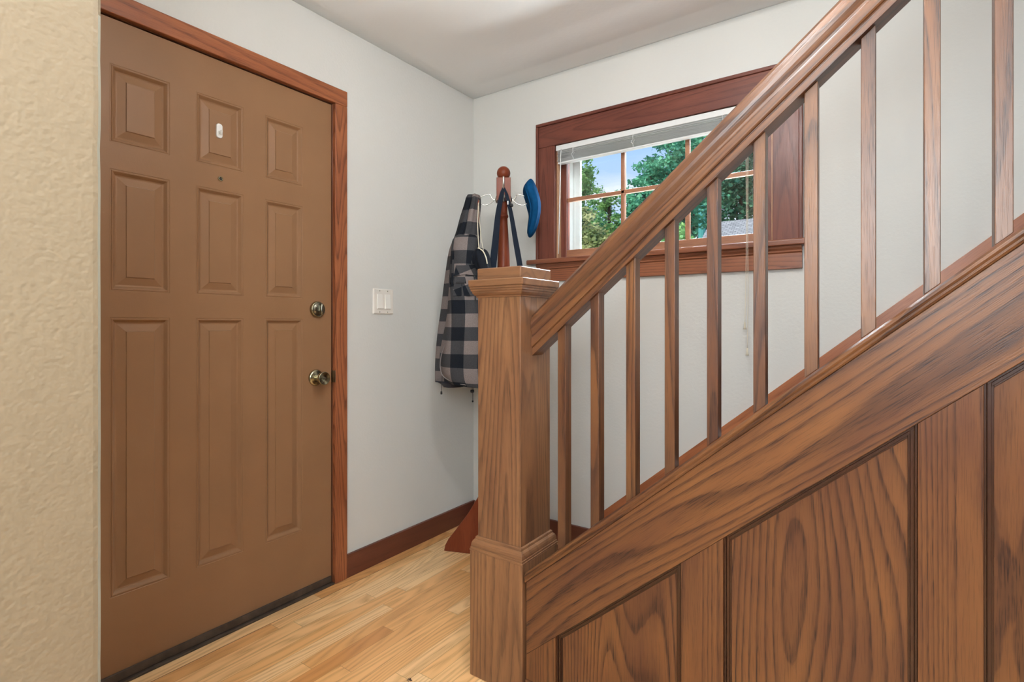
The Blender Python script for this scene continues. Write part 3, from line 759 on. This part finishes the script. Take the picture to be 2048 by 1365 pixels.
# panelled apron under the string
stiles = [(1.0345, 1.1310), (1.4800, 1.5761), (1.9315, 2.0263), (2.3800, 2.4750), (2.8300, 2.9250), (3.2700, XE)]
ZB = 0.058
for a, b_ in stiles:
    part(MB().prism_xz([(a, ZB), (b_, ZB), (b_, zl(b_)-0.0006), (a, zl(a)-0.0006)], -1.0290, -1.0030).build('stile', M['stile'], bevel=0.001))
part(MB().box(1.0345, XE, -1.034, -1.003, 0.0, ZB-0.0006).build('bottom_rail', M['tread'], bevel=0.001))
for i in range(len(stiles)-1):
    a, b_ = stiles[i][1], stiles[i+1][0]
    pn = part(MB().prism_xz([(a+0.0004, ZB), (b_-0.0004, ZB), (b_-0.0004, zl(b_)-0.001), (a+0.0004, zl(a)-0.001)], -1.0125, -1.0035).build('panel', M['panel']))
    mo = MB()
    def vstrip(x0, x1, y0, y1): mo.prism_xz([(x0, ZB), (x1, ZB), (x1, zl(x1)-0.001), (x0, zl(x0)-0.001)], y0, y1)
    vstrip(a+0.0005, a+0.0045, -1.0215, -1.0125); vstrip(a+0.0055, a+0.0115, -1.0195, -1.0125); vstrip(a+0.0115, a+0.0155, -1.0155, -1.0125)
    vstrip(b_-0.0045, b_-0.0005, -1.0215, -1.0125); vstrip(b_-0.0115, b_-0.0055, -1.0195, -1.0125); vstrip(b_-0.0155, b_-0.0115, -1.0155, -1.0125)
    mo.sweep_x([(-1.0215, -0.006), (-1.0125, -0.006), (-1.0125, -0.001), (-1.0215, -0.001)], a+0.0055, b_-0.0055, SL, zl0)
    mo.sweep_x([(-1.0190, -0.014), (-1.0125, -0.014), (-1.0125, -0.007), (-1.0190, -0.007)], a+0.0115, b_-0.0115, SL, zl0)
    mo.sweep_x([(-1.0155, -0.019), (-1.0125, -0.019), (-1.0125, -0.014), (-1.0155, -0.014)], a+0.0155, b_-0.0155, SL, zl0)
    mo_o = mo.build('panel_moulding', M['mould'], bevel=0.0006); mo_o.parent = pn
# handrail
RS = 0.853; RC = -0.9310
half = [(0.0300, 0.0), (0.0300, 0.0200), (0.0285, 0.0215), (0.0285, 0.0235), (0.0330, 0.0255), (0.0350, 0.0300), (0.0350, 0.0520), (0.0330, 0.0545), (0.0320, 0.0580), (0.0325, 0.0640), (0.0360, 0.0730), (0.0385, 0.0800), (0.0400, 0.0900), (0.0390, 0.1000), (0.0350, 0.1120), (0.0270, 0.1230), (0.0150, 0.1300), (0.0, 0.1320)]
prof = [(RC-y, z) for y, z in half]+[(RC+y, z) for y, z in reversed(half[:-1])]
prof = list(reversed(prof))
hr = part(MB().sweep_x(prof, 1.0105, XE, RS, 0.9835-RS*1.0100).build('handrail', M['rail'], bevel=0.0008))
# balusters
def bal_mesh(x0):
    x1 = x0+0.0265
    t0 = 0.9838-RS*1.01; b0 = zu0+0.0286
    y0, y1 = -0.9490, -0.9140
    v = [(x0, y0, b0+SL*x0), (x1, y0, b0+SL*x1), (x1, y1, b0+SL*x1), (x0, y1, b0+SL*x0),
         (x0, y0, t0+RS*x0), (x1, y0, t0+RS*x1), (x1, y1, t0+RS*x1), (x0, y1, t0+RS*x0)]
    return v, [(0, 3, 2, 1), (4, 5, 6, 7), (0, 1, 5, 4), (1, 2, 6, 5), (2, 3, 7, 6), (3, 0, 4, 7)]
v, f = bal_mesh(1.0924)
b0_ = part(mesh_obj('baluster', v, f, M['baluster'], bevel=0.0012))
for k in range(1, 21):
    c = b0_.copy(); COL.objects.link(c)
    c.location = (0.1065*k, 0, 0.1065*k*0.851)
# treads and risers between the closed string and the wall
RUN = 0.2235; RISE = RUN*SL
for k in range(11):
    xn = 0.905+RUN*k; zt = RISE*(k+1)
    y0 = -0.899 if k > 0 else -0.853
    part(MB().box(xn, xn+RUN+0.030, -0.899 if k else -0.853, -0.0205, zt-0.028, zt).build('tread', M['tread'], bevel=0.006))
    part(MB().box(xn+0.028, xn+0.046, -0.899 if k else -0.853, -0.0205, RISE*k+0.0005, zt-0.0285).build('riser', M['tread']))
# skirt board on the wall
sk0 = 0.190-0.853*0.785
part(MB().prism_xz([(0.785, 0.0), (XE, 0.853*(XE-0.785)), (XE, sk0+0.853*XE), (0.785, sk0+0.853*0.785)], -0.020, -0.0003).build('skirt_board', M['skirt'], bevel=0.0015))

# ================================================================== coat rack
RK = (0.435, -0.314, 0.0); RA = math.atan2(0.587, 0.809)
rack = empty('coat_rack', RK, RA, label='dark cherry wooden coat rack with ball top standing in the corner', cat='coat rack')
sub(rack, MB().lathe([(0.0, 0.22), (0.032, 0.22), (0.032, 0.46), (0.036, 0.47), (0.036, 0.485), (0.029, 0.495), (0.027, 0.54), (0.031, 0.75), (0.033, 0.95), (0.033, 1.15), (0.0305, 1.30), (0.0275, 1.40), (0.0225, 1.49), (0.0190, 1.545), (0.0185, 1.568), (0.0215, 1.571), (0.0225, 1.577), (0.0215, 1.583), (0.0185, 1.586), (0.0175, 1.60), (0.0190, 1.640), (0.0205, 1.648), (0.0, 1.648)], seg=32).build('pole', M['rack'], smooth=True))
sub(rack, MB().box(-0.0325, 0.0325, -0.0325, 0.0325, 1.645, 1.750).build('hook_block', M['rack'], bevel=0.002))
sub(rack, MB().lathe([(0.0, 1.7495), (0.016, 1.750)]+[(0.0315*math.sin(a), 1.777-0.0315*math.cos(a)) for a in [math.radians(28+i*8) for i in range(19)]]+[(0.0, 1.8085)], seg=32).build('finial', M['rack'], smooth=True))
def leg_bm():
    # flat sawn leg: outline in radial / height, thickness across
    top = [(0.020, 0.44), (0.032, 0.44), (0.060, 0.385), (0.110, 0.290), (0.170, 0.190), (0.230, 0.110), (0.270, 0.058), (0.286, 0.028), (0.292, 0.0)]
    bot = [(0.240, 0.0), (0.160, 0.0), (0.120, 0.010), (0.085, 0.045), (0.055, 0.100), (0.035, 0.150), (0.020, 0.205)]
    pts = top+bot
    return pts
lp = leg_bm()
mb = MB(); mb.prism_xz(list(reversed(lp)), -0.011, 0.011)
leg0 = sub(rack, mb.build('leg', M['rack'], bevel=0.003))
leg0.rotation_euler = (0, 0, math.radians(180-16))
for a in (90-16, -16, -90-16):
    c = leg0.copy(); COL.objects.link(c); c.rotation_euler = (0, 0, math.radians(a))
def hook(angle, tz=0.0):
    h = MB()
    P_ = smooth_path([(0.036, 0, 1.655), (0.048, 0, 1.656), (0.056, 0, 1.664), (0.058, 0, 1.674), (0.068, 0, 1.680), (0.091, 0, 1.6735), (0.116, 0, 1.662), (0.132, 0, 1.660+tz*0.05), (0.144, 0, 1.664+tz*0.4), (0.150, 0, 1.668+tz*0.9), (0.149, 0, 1.670+tz)])
    h.tube(P_, [0.0024 if q_.x < 0.125 else 0.0042 for q_ in P_], 8)
    h.tube(smooth_path([(0.036, 0, 1.655), (0.043, 0, 1.6515), (0.055, 0, 1.642), (0.069, 0, 1.6335), (0.091, 0, 1.6296), (0.111, 0, 1.638), (0.118, 0, 1.646)]), [0.0022]*37, 8)
    o = sub(rack, h.build('hook', M['steel'], smooth=True))
    o.rotation_euler = (0, 0, angle)
    p = MB(); p.rings([[(0.0325+dx, w*0.5*ca, 1.655+hh*0.5*sa) for ca, sa in [(math.cos(2*PI*i/16), math.sin(2*PI*i/16)) for i in range(16)]] for dx, w, hh in ((0, 0.020, 0.036), (0.002, 0.020, 0.036), (0.004, 0.013, 0.024), (0.0065, 0.008, 0.012))])
    pq = p.build('hook_plate', M['steel'], smooth=True); pq.parent = o
    return o
for a in (0, PI/2, PI, -PI/2): hook(a, 0.050 if a in (-PI/2, PI/2) else 0.0)

# ---------------- blue felt cap on the right hook
def cap():
    root = empty('felt_cap', RK, RA, label='blue felt flat cap hanging from the right hook of the coat rack', cat='cap')
    # sections from top to bottom: z, x_left, x_right (towards pole / away), half depth
    S = [(1.7490, 0.1240, 0.1280, 0.012), (1.7430, 0.1150, 0.1335, 0.040), (1.7230, 0.0980, 0.1430, 0.066), (1.7050, 0.0880, 0.1500, 0.082), (1.6820, 0.0900, 0.1580, 0.092),
         (1.6585, 0.1000, 0.1650, 0.098), (1.6350, 0.1110, 0.1690, 0.102), (1.6150, 0.1150, 0.1700, 0.102), (1.5960, 0.1170, 0.1690, 0.098), (1.5780, 0.1165, 0.1670, 0.092),
         (1.5610, 0.1150, 0.1640, 0.082), (1.5310, 0.1100, 0.1570, 0.066), (1.5035, 0.1090, 0.1460, 0.048), (1.4870, 0.1130, 0.1350, 0.030), (1.4800, 0.1180, 0.1260, 0.012)]
    n = 36; rs = []
    for z, xl, xr, hd in S:
        r = []
        cx = (xl+xr)/2; a_ = (xr-xl)/2
        for i in range(n):
            t = 2*PI*i/n
            c, s = math.cos(t), math.sin(t)
            cc = math.copysign(abs(c)**0.75, c); ss = math.copysign(abs(s)**0.9, s)
            x = cx+a_*cc
            # seam ridge and a soft dent on the outer side
            if c > 0: x += 0.004*math.exp(-((s+0.35)/0.12)**2)-0.006*math.exp(-((s+0.62)/0.2)**2)*(1 if z < 1.70 else 0.3)
            r.append((x, hd*ss, z))
        rs.append(r)
    o = sub(root, MB().rings(rs).build('crown', M['cap'], smooth=True))
    m = o.modifiers.new('sub', 'SUBSURF'); m.levels = 1; m.render_levels = 2
    # sweatband / lower brim edge on the pole side
    rim = MB().tube(smooth_path([(0.0980, -0.064, 1.700), (0.1130, -0.084, 1.640), (0.1230, -0.084, 1.600), (0.1200, -0.072, 1.560), (0.1150, -0.050, 1.525), (0.1130, 0.0, 1.500), (0.1150, 0.050, 1.525), (0.1200, 0.072, 1.560), (0.1230, 0.084, 1.600), (0.1130, 0.084, 1.640), (0.0980, 0.064, 1.700)], 5), 0.0035, 8)
    sub(root, rim.build('hat_band', M['cap'], smooth=True))
    return root
cap()

# ---------------- plaid jacket on the left hook (local frame of the rack: x right, -y towards the viewer)
def px(u, v, d=2.46):        # measurement helper in the rack frame
    return ((u-1007)*d/1063, 1.08+(648-v)*d/1063)
def loft(name, secs, mat, n=40, fold=0.006, seed=1, u0=0.0, open_bottom=False, parent=None, thick=0.0, vref=0.0, back=0.0, freq=7.0, umul=1.0):
    """secs: (z, xl, xr, yc, hd)"""
    P = [tuple(s) for s in secs]
    fine = []
    for i in range(len(P)-1):
        for k in range(4):
            t = k/4; t = t
            p0 = P[max(i-1, 0)]; p1 = P[i]; p2 = P[i+1]; p3 = P[min(i+2, len(P)-1)]
            fine.append(tuple(0.5*((2*p1[j])+(-p0[j]+p2[j])*t+(2*p0[j]-5*p1[j]+4*p2[j]-p3[j])*t*t+(-p0[j]+3*p1[j]-3*p2[j]+p3[j])*t**3) for j in range(5)))
    fine.append(P[-1])
    verts = []; uv = []
    for z, xl, xr, yc, hd in fine:
        cx = (xl+xr)/2; a_ = (xr-xl)/2
        for i in range(n+1):
            t = 2*PI*i/n
            c, s = math.cos(t), math.sin(t)
            w = mnoise.noise(Vector((math.cos(t)*1.8+seed*7, math.sin(t)*1.8, z*2.2)))
            w2 = mnoise.noise(Vector((math.cos(t)*freq*0.6+seed*3, math.sin(t)*freq*0.6, z*3.5)))
            rr = 1+fold*(w*2.0+w2)/max(a_, 0.02)
            x = cx+a_*c*rr; y = yc+hd*s*rr
            verts.append((x, y, z))
            uv.append(((x-cx)*umul+u0, z+vref))
    nf = len(fine); faces = []
    for k in range(nf-1):
        for i in range(n):
            a = k*(n+1)+i; b = a+n+1
            faces.append((a, a+1, b+1, b))
    me = D.meshes.new(name); me.from_pydata(verts, [], faces)
    ul = me.uv_layers.new(name='cloth')
    for lp_ in me.loops: ul.data[lp_.index].uv = uv[lp_.vertex_index]
    me.materials.append(mat)
    me.polygons.foreach_set('use_smooth', [True]*len(me.polygons))
    o = D.objects.new(name, me); COL.objects.link(o)
    if parent: o.parent = parent
    sd = o.modifiers.new('thick', 'SOLIDIFY'); sd.thickness = thick or 0.004; sd.offset = -1
    return o
def S(v, ul, ur, yc, hd, d=2.44):
    return (1.08+(648-v)*d/1063, (ul-1007)*d/1063, (ur-1007)*d/1063, yc, hd)
jk = empty('plaid_jacket', RK, RA, label='grey and black buffalo check fleece jacket hanging on the left side of the coat rack', cat='jacket')
body = loft('jacket_body', [S(391, 943, 953, -0.01, 0.012), S(393, 939, 957, -0.01, 0.030), S(408, 935, 958, -0.01, 0.045), S(430, 928, 957, -0.005, 0.060), S(460, 920, 957, 0.0, 0.080), S(485, 911, 956, 0.0, 0.100),
    S(510, 906, 955, 0.0, 0.120), S(550, 902, 960, 0.0, 0.135), S(590, 899, 972, 0.0, 0.145), S(630, 896, 980, 0.0, 0.150), S(670, 889, 985, 0.0, 0.152), S(705, 883, 988, 0.0, 0.152), S(735, 882, 988, 0.0, 0.150), S(752, 888, 986, 0.0, 0.148), S(764, 900, 984, 0.0, 0.143)],
    M['plaid'], fold=0.010, seed=2, u0=0.022, vref=0.012, parent=jk)
# hem dips towards the right: lower the last rows on the far side
for v in body.data.vertices:
    z = v.co.z; zb = 1.08+(648-764)*2.44/1063
    if z < zb+0.10:
        k = 1-(z-zb)/0.10
        xr_ = (v.co.x-(-0.245))/0.19
        v.co.z -= 0.018*k*max(0, min(1, xr_))
sleeve = loft('sleeve', [S(478, 914, 950, -0.03, 0.045), S(492, 906, 946, -0.035, 0.060), S(515, 899, 940, -0.02, 0.062), S(560, 889, 932, 0.05, 0.058), S(616, 880, 922, 0.10, 0.055), S(665, 872, 915, 0.115, 0.052), S(719, 866.5, 911, 0.12, 0.050), S(750, 865, 912, 0.12, 0.048), S(770, 865, 914, 0.12, 0.046)],
    M['plaid'], n=28, fold=0.004, seed=5, u0=0.085, vref=0.045, parent=jk)
front_sleeve = loft('shoulder', [S(476, 918, 950, -0.075, 0.018), S(486, 910, 956, -0.090, 0.035), S(505, 908, 955, -0.100, 0.040), S(545, 906, 951, -0.105, 0.042), S(572, 906, 950, -0.118, 0.034)],
    M['plaid'], n=24, fold=0.003, seed=9, u0=0.06, vref=0.03, parent=jk)
# chest pocket flap + seam lines
def flat_patch(name, pts, y, mat, th=0.004):
    mb = MB(); P3 = [((u-1007)*2.30/1063, 1.08+(648-v)*2.30/1063) for u, v in pts]
    mb.prism_xz(list(reversed(P3)), y, y+th)
    o = mb.build(name, mat, bevel=0.0015)
    ul = o.data.uv_layers.new(name='cloth')
    for lp_ in o.data.loops:
        c = o.data.vertices[lp_.vertex_index].co; ul.data[lp_.index].uv = (c.x+0.03+0.5*c.z, c.z-0.4*c.x)
    o.parent = jk
    return o
flat_patch('pocket_flap', [(912, 531), (951, 530), (954, 552), (932, 549), (907, 553)], -0.158, M['plaid'])
flat_patch('chest_pocket', [(909, 553), (951, 553), (953, 592), (905, 592)], -0.152, M['plaid'])
zp = MB().tube(smooth_path([(-0.168, -0.105, 1.425), (-0.150, -0.125, 1.39), (-0.138, -0.138, 1.34), (-0.128, -0.150, 1.29), (-0.124, -0.156, 1.24), (-0.122, -0.160, 1.18)]), 0.003, 6)
sub(jk, zp.build('zipper', M['blackcord'], smooth=True))
# piping along pocket opening and hem
sub(jk, MB().tube(smooth_path([(-0.240, -0.110, 1.010), (-0.262, -0.098, 0.980), (-0.280, -0.080, 0.930), (-0.284, -0.065, 0.880), (-0.268, -0.088, 0.845), (-0.215, -0.125, 0.822), (-0.150, -0.150, 0.812)]), 0.0022, 6).build('piping', plain('grey_piping', (0.20, 0.18, 0.18), 0.8), smooth=True))
# hem cord + toggle
tg = MB().tube(smooth_path([(-0.148, -0.08, 0.820), (-0.140, -0.08, 0.79), (-0.138, -0.08, 0.765), (-0.138, -0.08, 0.738)]), 0.0012, 6)
tg.tube(smooth_path([(-0.128, -0.08, 0.820), (-0.132, -0.08, 0.80), (-0.134, -0.08, 0.782)]), 0.0012, 6)
tg.lathe([(0.0, -0.009), (0.006, -0.008), (0.0075, 0.0), (0.006, 0.008), (0.0, 0.009)], (-0.140, -0.08, 0.778), 'X', 12)
tg.lathe([(0.0, 0.0), (0.004, 0.002), (0.004, 0.008), (0.0, 0.010)], (-0.138, -0.08, 0.728), 'Z', 10)
sub(jk, tg.build('drawcord_toggle', M['blackcord'], smooth=True))
tg = MB().tube([(-0.275, -0.07, 0.860), (-0.278, -0.07, 0.80), (-0.279, -0.07, 0.775)], 0.0012, 6)
tg.lathe([(0.0, 0.0), (0.0045, 0.001), (0.004, 0.014), (0.0, 0.016)], (-0.279, -0.07, 0.762), 'Z', 10)
sub(jk, tg.build('drawcord_toggle', M['blackcord'], smooth=True))
cuff = loft('cuff', [S(767, 866, 914, 0.10, 0.044), S(772, 878, 921, 0.09, 0.040), S(779, 884, 923, 0.09, 0.036)], plain('black_cuff', (0.02, 0.022, 0.035), 0.8), n=24, fold=0.002, seed=4, parent=jk)
# red-brown lining at the neck
sub(jk, MB().tube(smooth_path([(-0.120, -0.035, 1.655), (-0.116, -0.042, 1.62), (-0.116, -0.045, 1.58), (-0.118, -0.050, 1.54)]), [0.005]*19, 8).build('neck_lining', M['lining'], smooth=True))

# ---------------- black drawstring bag behind the newel, cream cords up to the left hook
dbg = empty('drawstring_bag', RK, RA, label='black drawstring bag with cream cords hanging between jacket and coat rack pole', cat='bag')
BY = -0.205
bagb = loft('bag_body', [S(499, 958, 963, BY, 0.010, 2.26), S(503, 951, 970, BY, 0.024, 2.26), S(514, 948, 976, BY, 0.034, 2.26), S(535, 953, 981, BY, 0.038, 2.26), S(552, 961, 984, BY, 0.038, 2.26), S(600, 963, 986, BY, 0.038, 2.26), S(625, 966, 984, BY, 0.028, 2.26), S(631, 970, 978, BY, 0.008, 2.26)], M['bag'], n=40, fold=0.008, seed=12, freq=14, parent=dbg)
cd = MB()
cd.tube(smooth_path([(-0.114, -0.006, 1.668), (-0.114, -0.070, 1.60), (-0.112, -0.150, 1.50), (-0.103, -0.235, 1.395)]), 0.0018, 6)
cd.tube(smooth_path([(-0.112, -0.004, 1.668), (-0.110, -0.070, 1.58), (-0.098, -0.150, 1.46), (-0.082, -0.235, 1.375)]), 0.0013, 6)
cd.tube(smooth_path([(-0.107, -0.238, 1.397), (-0.098, -0.240, 1.393), (-0.084, -0.244, 1.380), (-0.073, -0.246, 1.355), (-0.068, -0.246, 1.33)]), 0.0026, 6)
sub(dbg, cd.build('drawstring', M['cord'], smooth=True))

# ---------------- shoulder bag: two webbing straps over the front hook, bag body low behind the newel
shb = empty('shoulder_bag', RK, RA, label='black bag hanging by two webbing straps from the front hook of the coat rack', cat='bag')
def strap(pts, w, th=0.0022):
    mb = MB(); P = smooth_path(pts, 6); rs = []
    for i, p in enumerate(P):
        t = (P[min(i+1, len(P)-1)]-P[max(i-1, 0)]).normalized()
        side = Vector((1, 0.0, 0)); side = (side-t*side.dot(t)).normalized()
        nn = t.cross(side).normalized()
        ww = w[0]+(w[1]-w[0])*min(1, (i/len(P))*1.6)
        rs.append([p-side*ww/2-nn*th/2, p+side*ww/2-nn*th/2, p+side*ww/2+nn*th/2, p-side*ww/2+nn*th/2])
    return mb.rings(rs)
HY = -0.100
sub(shb, strap([(0.001, -0.140, 1.676), (-0.003, -0.142, 1.662), (-0.009, -0.143, 1.640), (-0.024, -0.145, 1.558), (-0.0345, -0.147, 1.45), (-0.0455, -0.15, 1.339), (-0.060, -0.15, 1.18), (-0.070, -0.15, 1.02)], (0.010, 0.030)).build('strap', M['strap']))
sub(shb, strap([(0.003, -0.136, 1.675), (0.010, -0.138, 1.655), (0.016, -0.139, 1.635), (0.033, -0.142, 1.558), (0.051, -0.145, 1.45), (0.0700, -0.15, 1.339), (0.095, -0.15, 1.18), (0.108, -0.15, 1.02)], (0.007, 0.024)).build('strap', M['strap']))
sub(shb, MB().box(0.0165, 0.0215, -0.1440, -0.1405, 1.600, 1.616).build('strap_slider', M['white'], bevel=0.001))
sub(shb, MB().lathe([(0.0, 0.0), (0.007, 0.002), (0.009, 0.008), (0.006, 0.015), (0.0, 0.016)], (0.034, -0.146, 1.588), 'Z', 12).build('strap_toggle', M['blackcord'], smooth=True))
loft('bag_body', [(1.04, -0.05, 0.12, -0.15, 0.010), (1.03, -0.085, 0.150, -0.15, 0.035), (0.97, -0.092, 0.160, -0.15, 0.050), (0.85, -0.095, 0.165, -0.15, 0.055), (0.76, -0.093, 0.160, -0.15, 0.052), (0.73, -0.08, 0.14, -0.15, 0.035), (0.725, -0.04, 0.09, -0.15, 0.008)], M['bag'], n=40, fold=0.006, seed=21, parent=shb)

# ================================================================== ceiling lamps of the house
def ceiling_lamp(loc, zc, strength, col, label, r=0.10):
    t = empty('ceiling_lamp', (loc[0], loc[1], CEIL-0.002), label=label, cat='lamp')
    h = zc-(CEIL-0.002)
    sub(t, MB().lathe([(0.0, 0.0), (0.060, 0.0), (0.060, -0.018), (0.010, -0.030), (0.006, -0.035), (0.006, h+r+0.02), (0.045, h+r+0.01), (0.045, h+r-0.012), (0.0, h+r-0.012)], (0, 0, 0), 'Z', 28).build('canopy', M['brass'], smooth=True))
    sub(t, MB().lathe([(r*math.sin(a), h+r*math.cos(a)) for a in [math.radians(10+i*10) for i in range(17)]]+[(0.0, h-r)], (0, 0, 0), 'Z', 28).build('globe', lamp_mat('lit_globe', col, strength), smooth=True))
    return t
ceiling_lamp((1.45, -1.42), 2.24, 72.0, (0.975, 0.965, 0.955), 'globe pendant lamp over the entry hall')
ceiling_lamp((1.88, -3.75), 2.28, 38.0, (1.0, 0.92, 0.80), 'globe ceiling lamp in the living room', 0.13)

dl = empty('dry_leaf', (0.7013, -1.1679, 0.0), label='tiny dark dry leaf lying on the oak floor', cat='leaf')
lf_ = MB()
for k_, (a_, l_, h_) in enumerate(((0.3, 0.012, 0.004), (1.5, 0.009, 0.006), (2.6, 0.011, 0.003), (4.0, 0.008, 0.005), (5.2, 0.010, 0.004))):
    c_, s_ = math.cos(a_), math.sin(a_)
    lf_.add([(0, 0, 0.001), (c_*l_*0.5-s_*0.002, s_*l_*0.5+c_*0.002, h_), (c_*l_, s_*l_, 0.0012), (c_*l_*0.5+s_*0.002, s_*l_*0.5-c_*0.002, 0.001)], [(0, 1, 2), (0, 2, 3), (0, 3, 1), (1, 3, 2)])
sub(dl, lf_.build('leaf_blade', M['dirt']))

# ================================================================== outside
gnd = MB().box(-40, 40, 0.4, 60, -1.3, -1.2).build('ground', M['grass']); structure(gnd, 'lawn outside the window', 'ground')
hs = empty('neighbour_house', (2, 8, -1.2), label='neighbouring house with grey shingle roof seen through the window', cat='house')
RZ, RYc = 2.98, 8.02
rf = MB()
rf.add([(-0.82, 5.6, RZ-0.68*2.42), (7, 5.6, RZ-0.68*2.42), (7, RYc, RZ), (-0.82, RYc, RZ), (-0.82, 10.4, RZ-0.68*2.42), (7, 10.4, RZ-0.68*2.42),
        (-0.82, 5.6, RZ-0.68*2.42-0.10), (7, 5.6, RZ-0.68*2.42-0.10), (7, RYc, RZ-0.10), (-0.82, RYc, RZ-0.10), (-0.82, 10.4, RZ-0.68*2.42-0.10), (7, 10.4, RZ-0.68*2.42-0.10)],
       [(0, 1, 2, 3), (3, 2, 5, 4), (6, 9, 8, 7), (9, 10, 11, 8), (0, 3, 9, 6), (3, 4, 10, 9), (1, 7, 8, 2), (2, 8, 11, 5), (0, 6, 7, 1), (4, 5, 11, 10)])
ro = rf.build('roof', M['shingle']); child(hs, ro)
hw = MB()
pts = [(-0.6, 5.9), (-0.6, 10.1)]
hw.box(-0.6, 6.8, 5.9, 10.1, -1.2, 1.30)
hw.add([(-0.6, 5.9, 1.30), (-0.6, 10.1, 1.30), (-0.6, RYc, RZ-0.15), (6.8, 5.9, 1.30), (6.8, 10.1, 1.30), (6.8, RYc, RZ-0.15)], [(0, 2, 1), (3, 4, 5), (0, 3, 5, 2), (1, 2, 5, 4)])
child(hs, hw.build('house_wall', M['siding']))

def at(u, v, dd):
    k = (u-1024)/1063; th = math.atan(746/1063)
    return Vector((1.88+dd*(-math.sin(th)+math.cos(th)*k), -2.305+dd*(math.cos(th)+math.sin(th)*k), 1.08+(648-v)/1063*dd))
def tree(name, blobs, mat, label, trunk, n=5000, leaf=0.06, seed=0):
    random.seed(seed)
    base = Vector((trunk.x, trunk.y, -1.2))
    t = empty(name, base, label=label, cat='tree' if 'tree' in name else 'shrub')
    top = max(b[0].z for b in blobs)-0.2
    tb = MB().tube([(0, 0, 0), (0.05, 0.02, (top+1.2)*0.5), (0.0, 0.05, top+1.2)], [0.16, 0.10, 0.03], 10)
    for c, r in blobs:
        p = c-base
        tb.tube([(0, 0, max(0.5, p.z*0.45)), (p.x*0.5, p.y*0.5, p.z*0.75), tuple(p)], [0.05, 0.035, 0.012], 6)
    sub(t, tb.build('trunk', M['bark'], smooth=True))
    tot = sum(r**2 for c, r in blobs)
    v = []; f = []
    for c, r in blobs:
        cnt = int(n*r*r/tot)
        ncl = max(6, cnt//40)
        cl = []
        for _ in range(ncl):
            d = Vector((random.gauss(0, 1), random.gauss(0, 1), random.gauss(0, 1))).normalized()*r*random.uniform(0.35, 1.0)
            cl.append(c-base+d)
        for _ in range(cnt):
            p = random.choice(cl)+Vector((random.gauss(0, 1), random.gauss(0, 1), random.gauss(0, 0.6)))*r*0.16
            a = Vector((random.gauss(0, 1), random.gauss(0, 1), random.gauss(0, 0.5))).normalized()
            b = a.orthogonal(); b.rotate(Matrix.Rotation(random.uniform(0, 6.3), 3, a)); 
            s = leaf*random.uniform(0.6, 1.3); i = len(v)
            v += [p-a*s, p+b*s*0.5, p+a*s, p-b*s*0.5]; f.append((i, i+1, i+2, i+3))
    sub(t, mesh_obj('foliage', v, f, mat))
    return t
tree('tree', [(at(1158, 350, 13), 0.42), (at(1150, 400, 13), 0.62), (at(1165, 375, 13), 0.40), (at(1150, 460, 13), 0.7)], M['leaf_a'], 'tall green tree at the left edge of the window view', at(1150, 500, 13), 5200, 0.05, 1)
tree('tree', [(at(1210, 400, 17), 0.45), (at(1222, 430, 17), 0.70), (at(1200, 470, 17), 0.7), (at(1240, 480, 17), 0.8), (at(1216, 385, 17), 0.3)], M['leaf_a'], 'thin tree with sky showing through, second from the left in the window', at(1218, 500, 17), 4200, 0.06, 2)
tree('tree', [(at(1300, 350, 12), 0.45), (at(1345, 310, 12), 0.60), (at(1370, 380, 12), 0.9), (at(1290, 395, 12), 0.55), (at(1335, 430, 12), 0.8), (at(1410, 300, 12), 0.9), (at(1275, 440, 12), 0.5)], M['leaf_b'], 'large blue green tree in the middle of the window view', at(1360, 500, 12), 14000, 0.05, 3)
tree('tree', [(at(1470, 330, 16), 1.3), (at(1500, 400, 16), 1.5), (at(1430, 420, 16), 1.1), (at(1550, 300, 16), 1.8), (at(1390, 440, 16), 0.8)], M['leaf_c'], 'dense dark green tree rising behind the grey roof', at(1480, 500, 16), 16000, 0.07, 4)
tree('shrub', [(at(1170, 470, 9), 0.35), (at(1200, 500, 9), 0.45), (at(1150, 440, 9), 0.30), (at(1240, 510, 9), 0.4)], M['leaf_d'], 'olive and yellow leafed shrub low in the left of the window', at(1190, 560, 9), 5000, 0.035, 5)
tree('shrub', [(at(1345, 480, 6.6), 0.22), (at(1318, 492, 6.6), 0.25), (at(1375, 492, 6.6), 0.14)], M['leaf_a'], 'bright green shrub beside the gable end of the neighbouring roof', at(1345, 560, 6.6), 4500, 0.026, 6)
tag(MB().lathe([(0.0, 0.0), (0.12, 0.0), (0.09, 6.0), (0.0, 6.0)], tuple(at(1404, 560, 14.0)*1.0-Vector((0, 0, at(1404, 560, 14.0).z+1.2))), 'Z', 12).build('utility_pole', plain('teal_pole', (0.06, 0.30, 0.30), 0.7)), 'slim teal pole standing left of the neighbouring roof', 'pole')
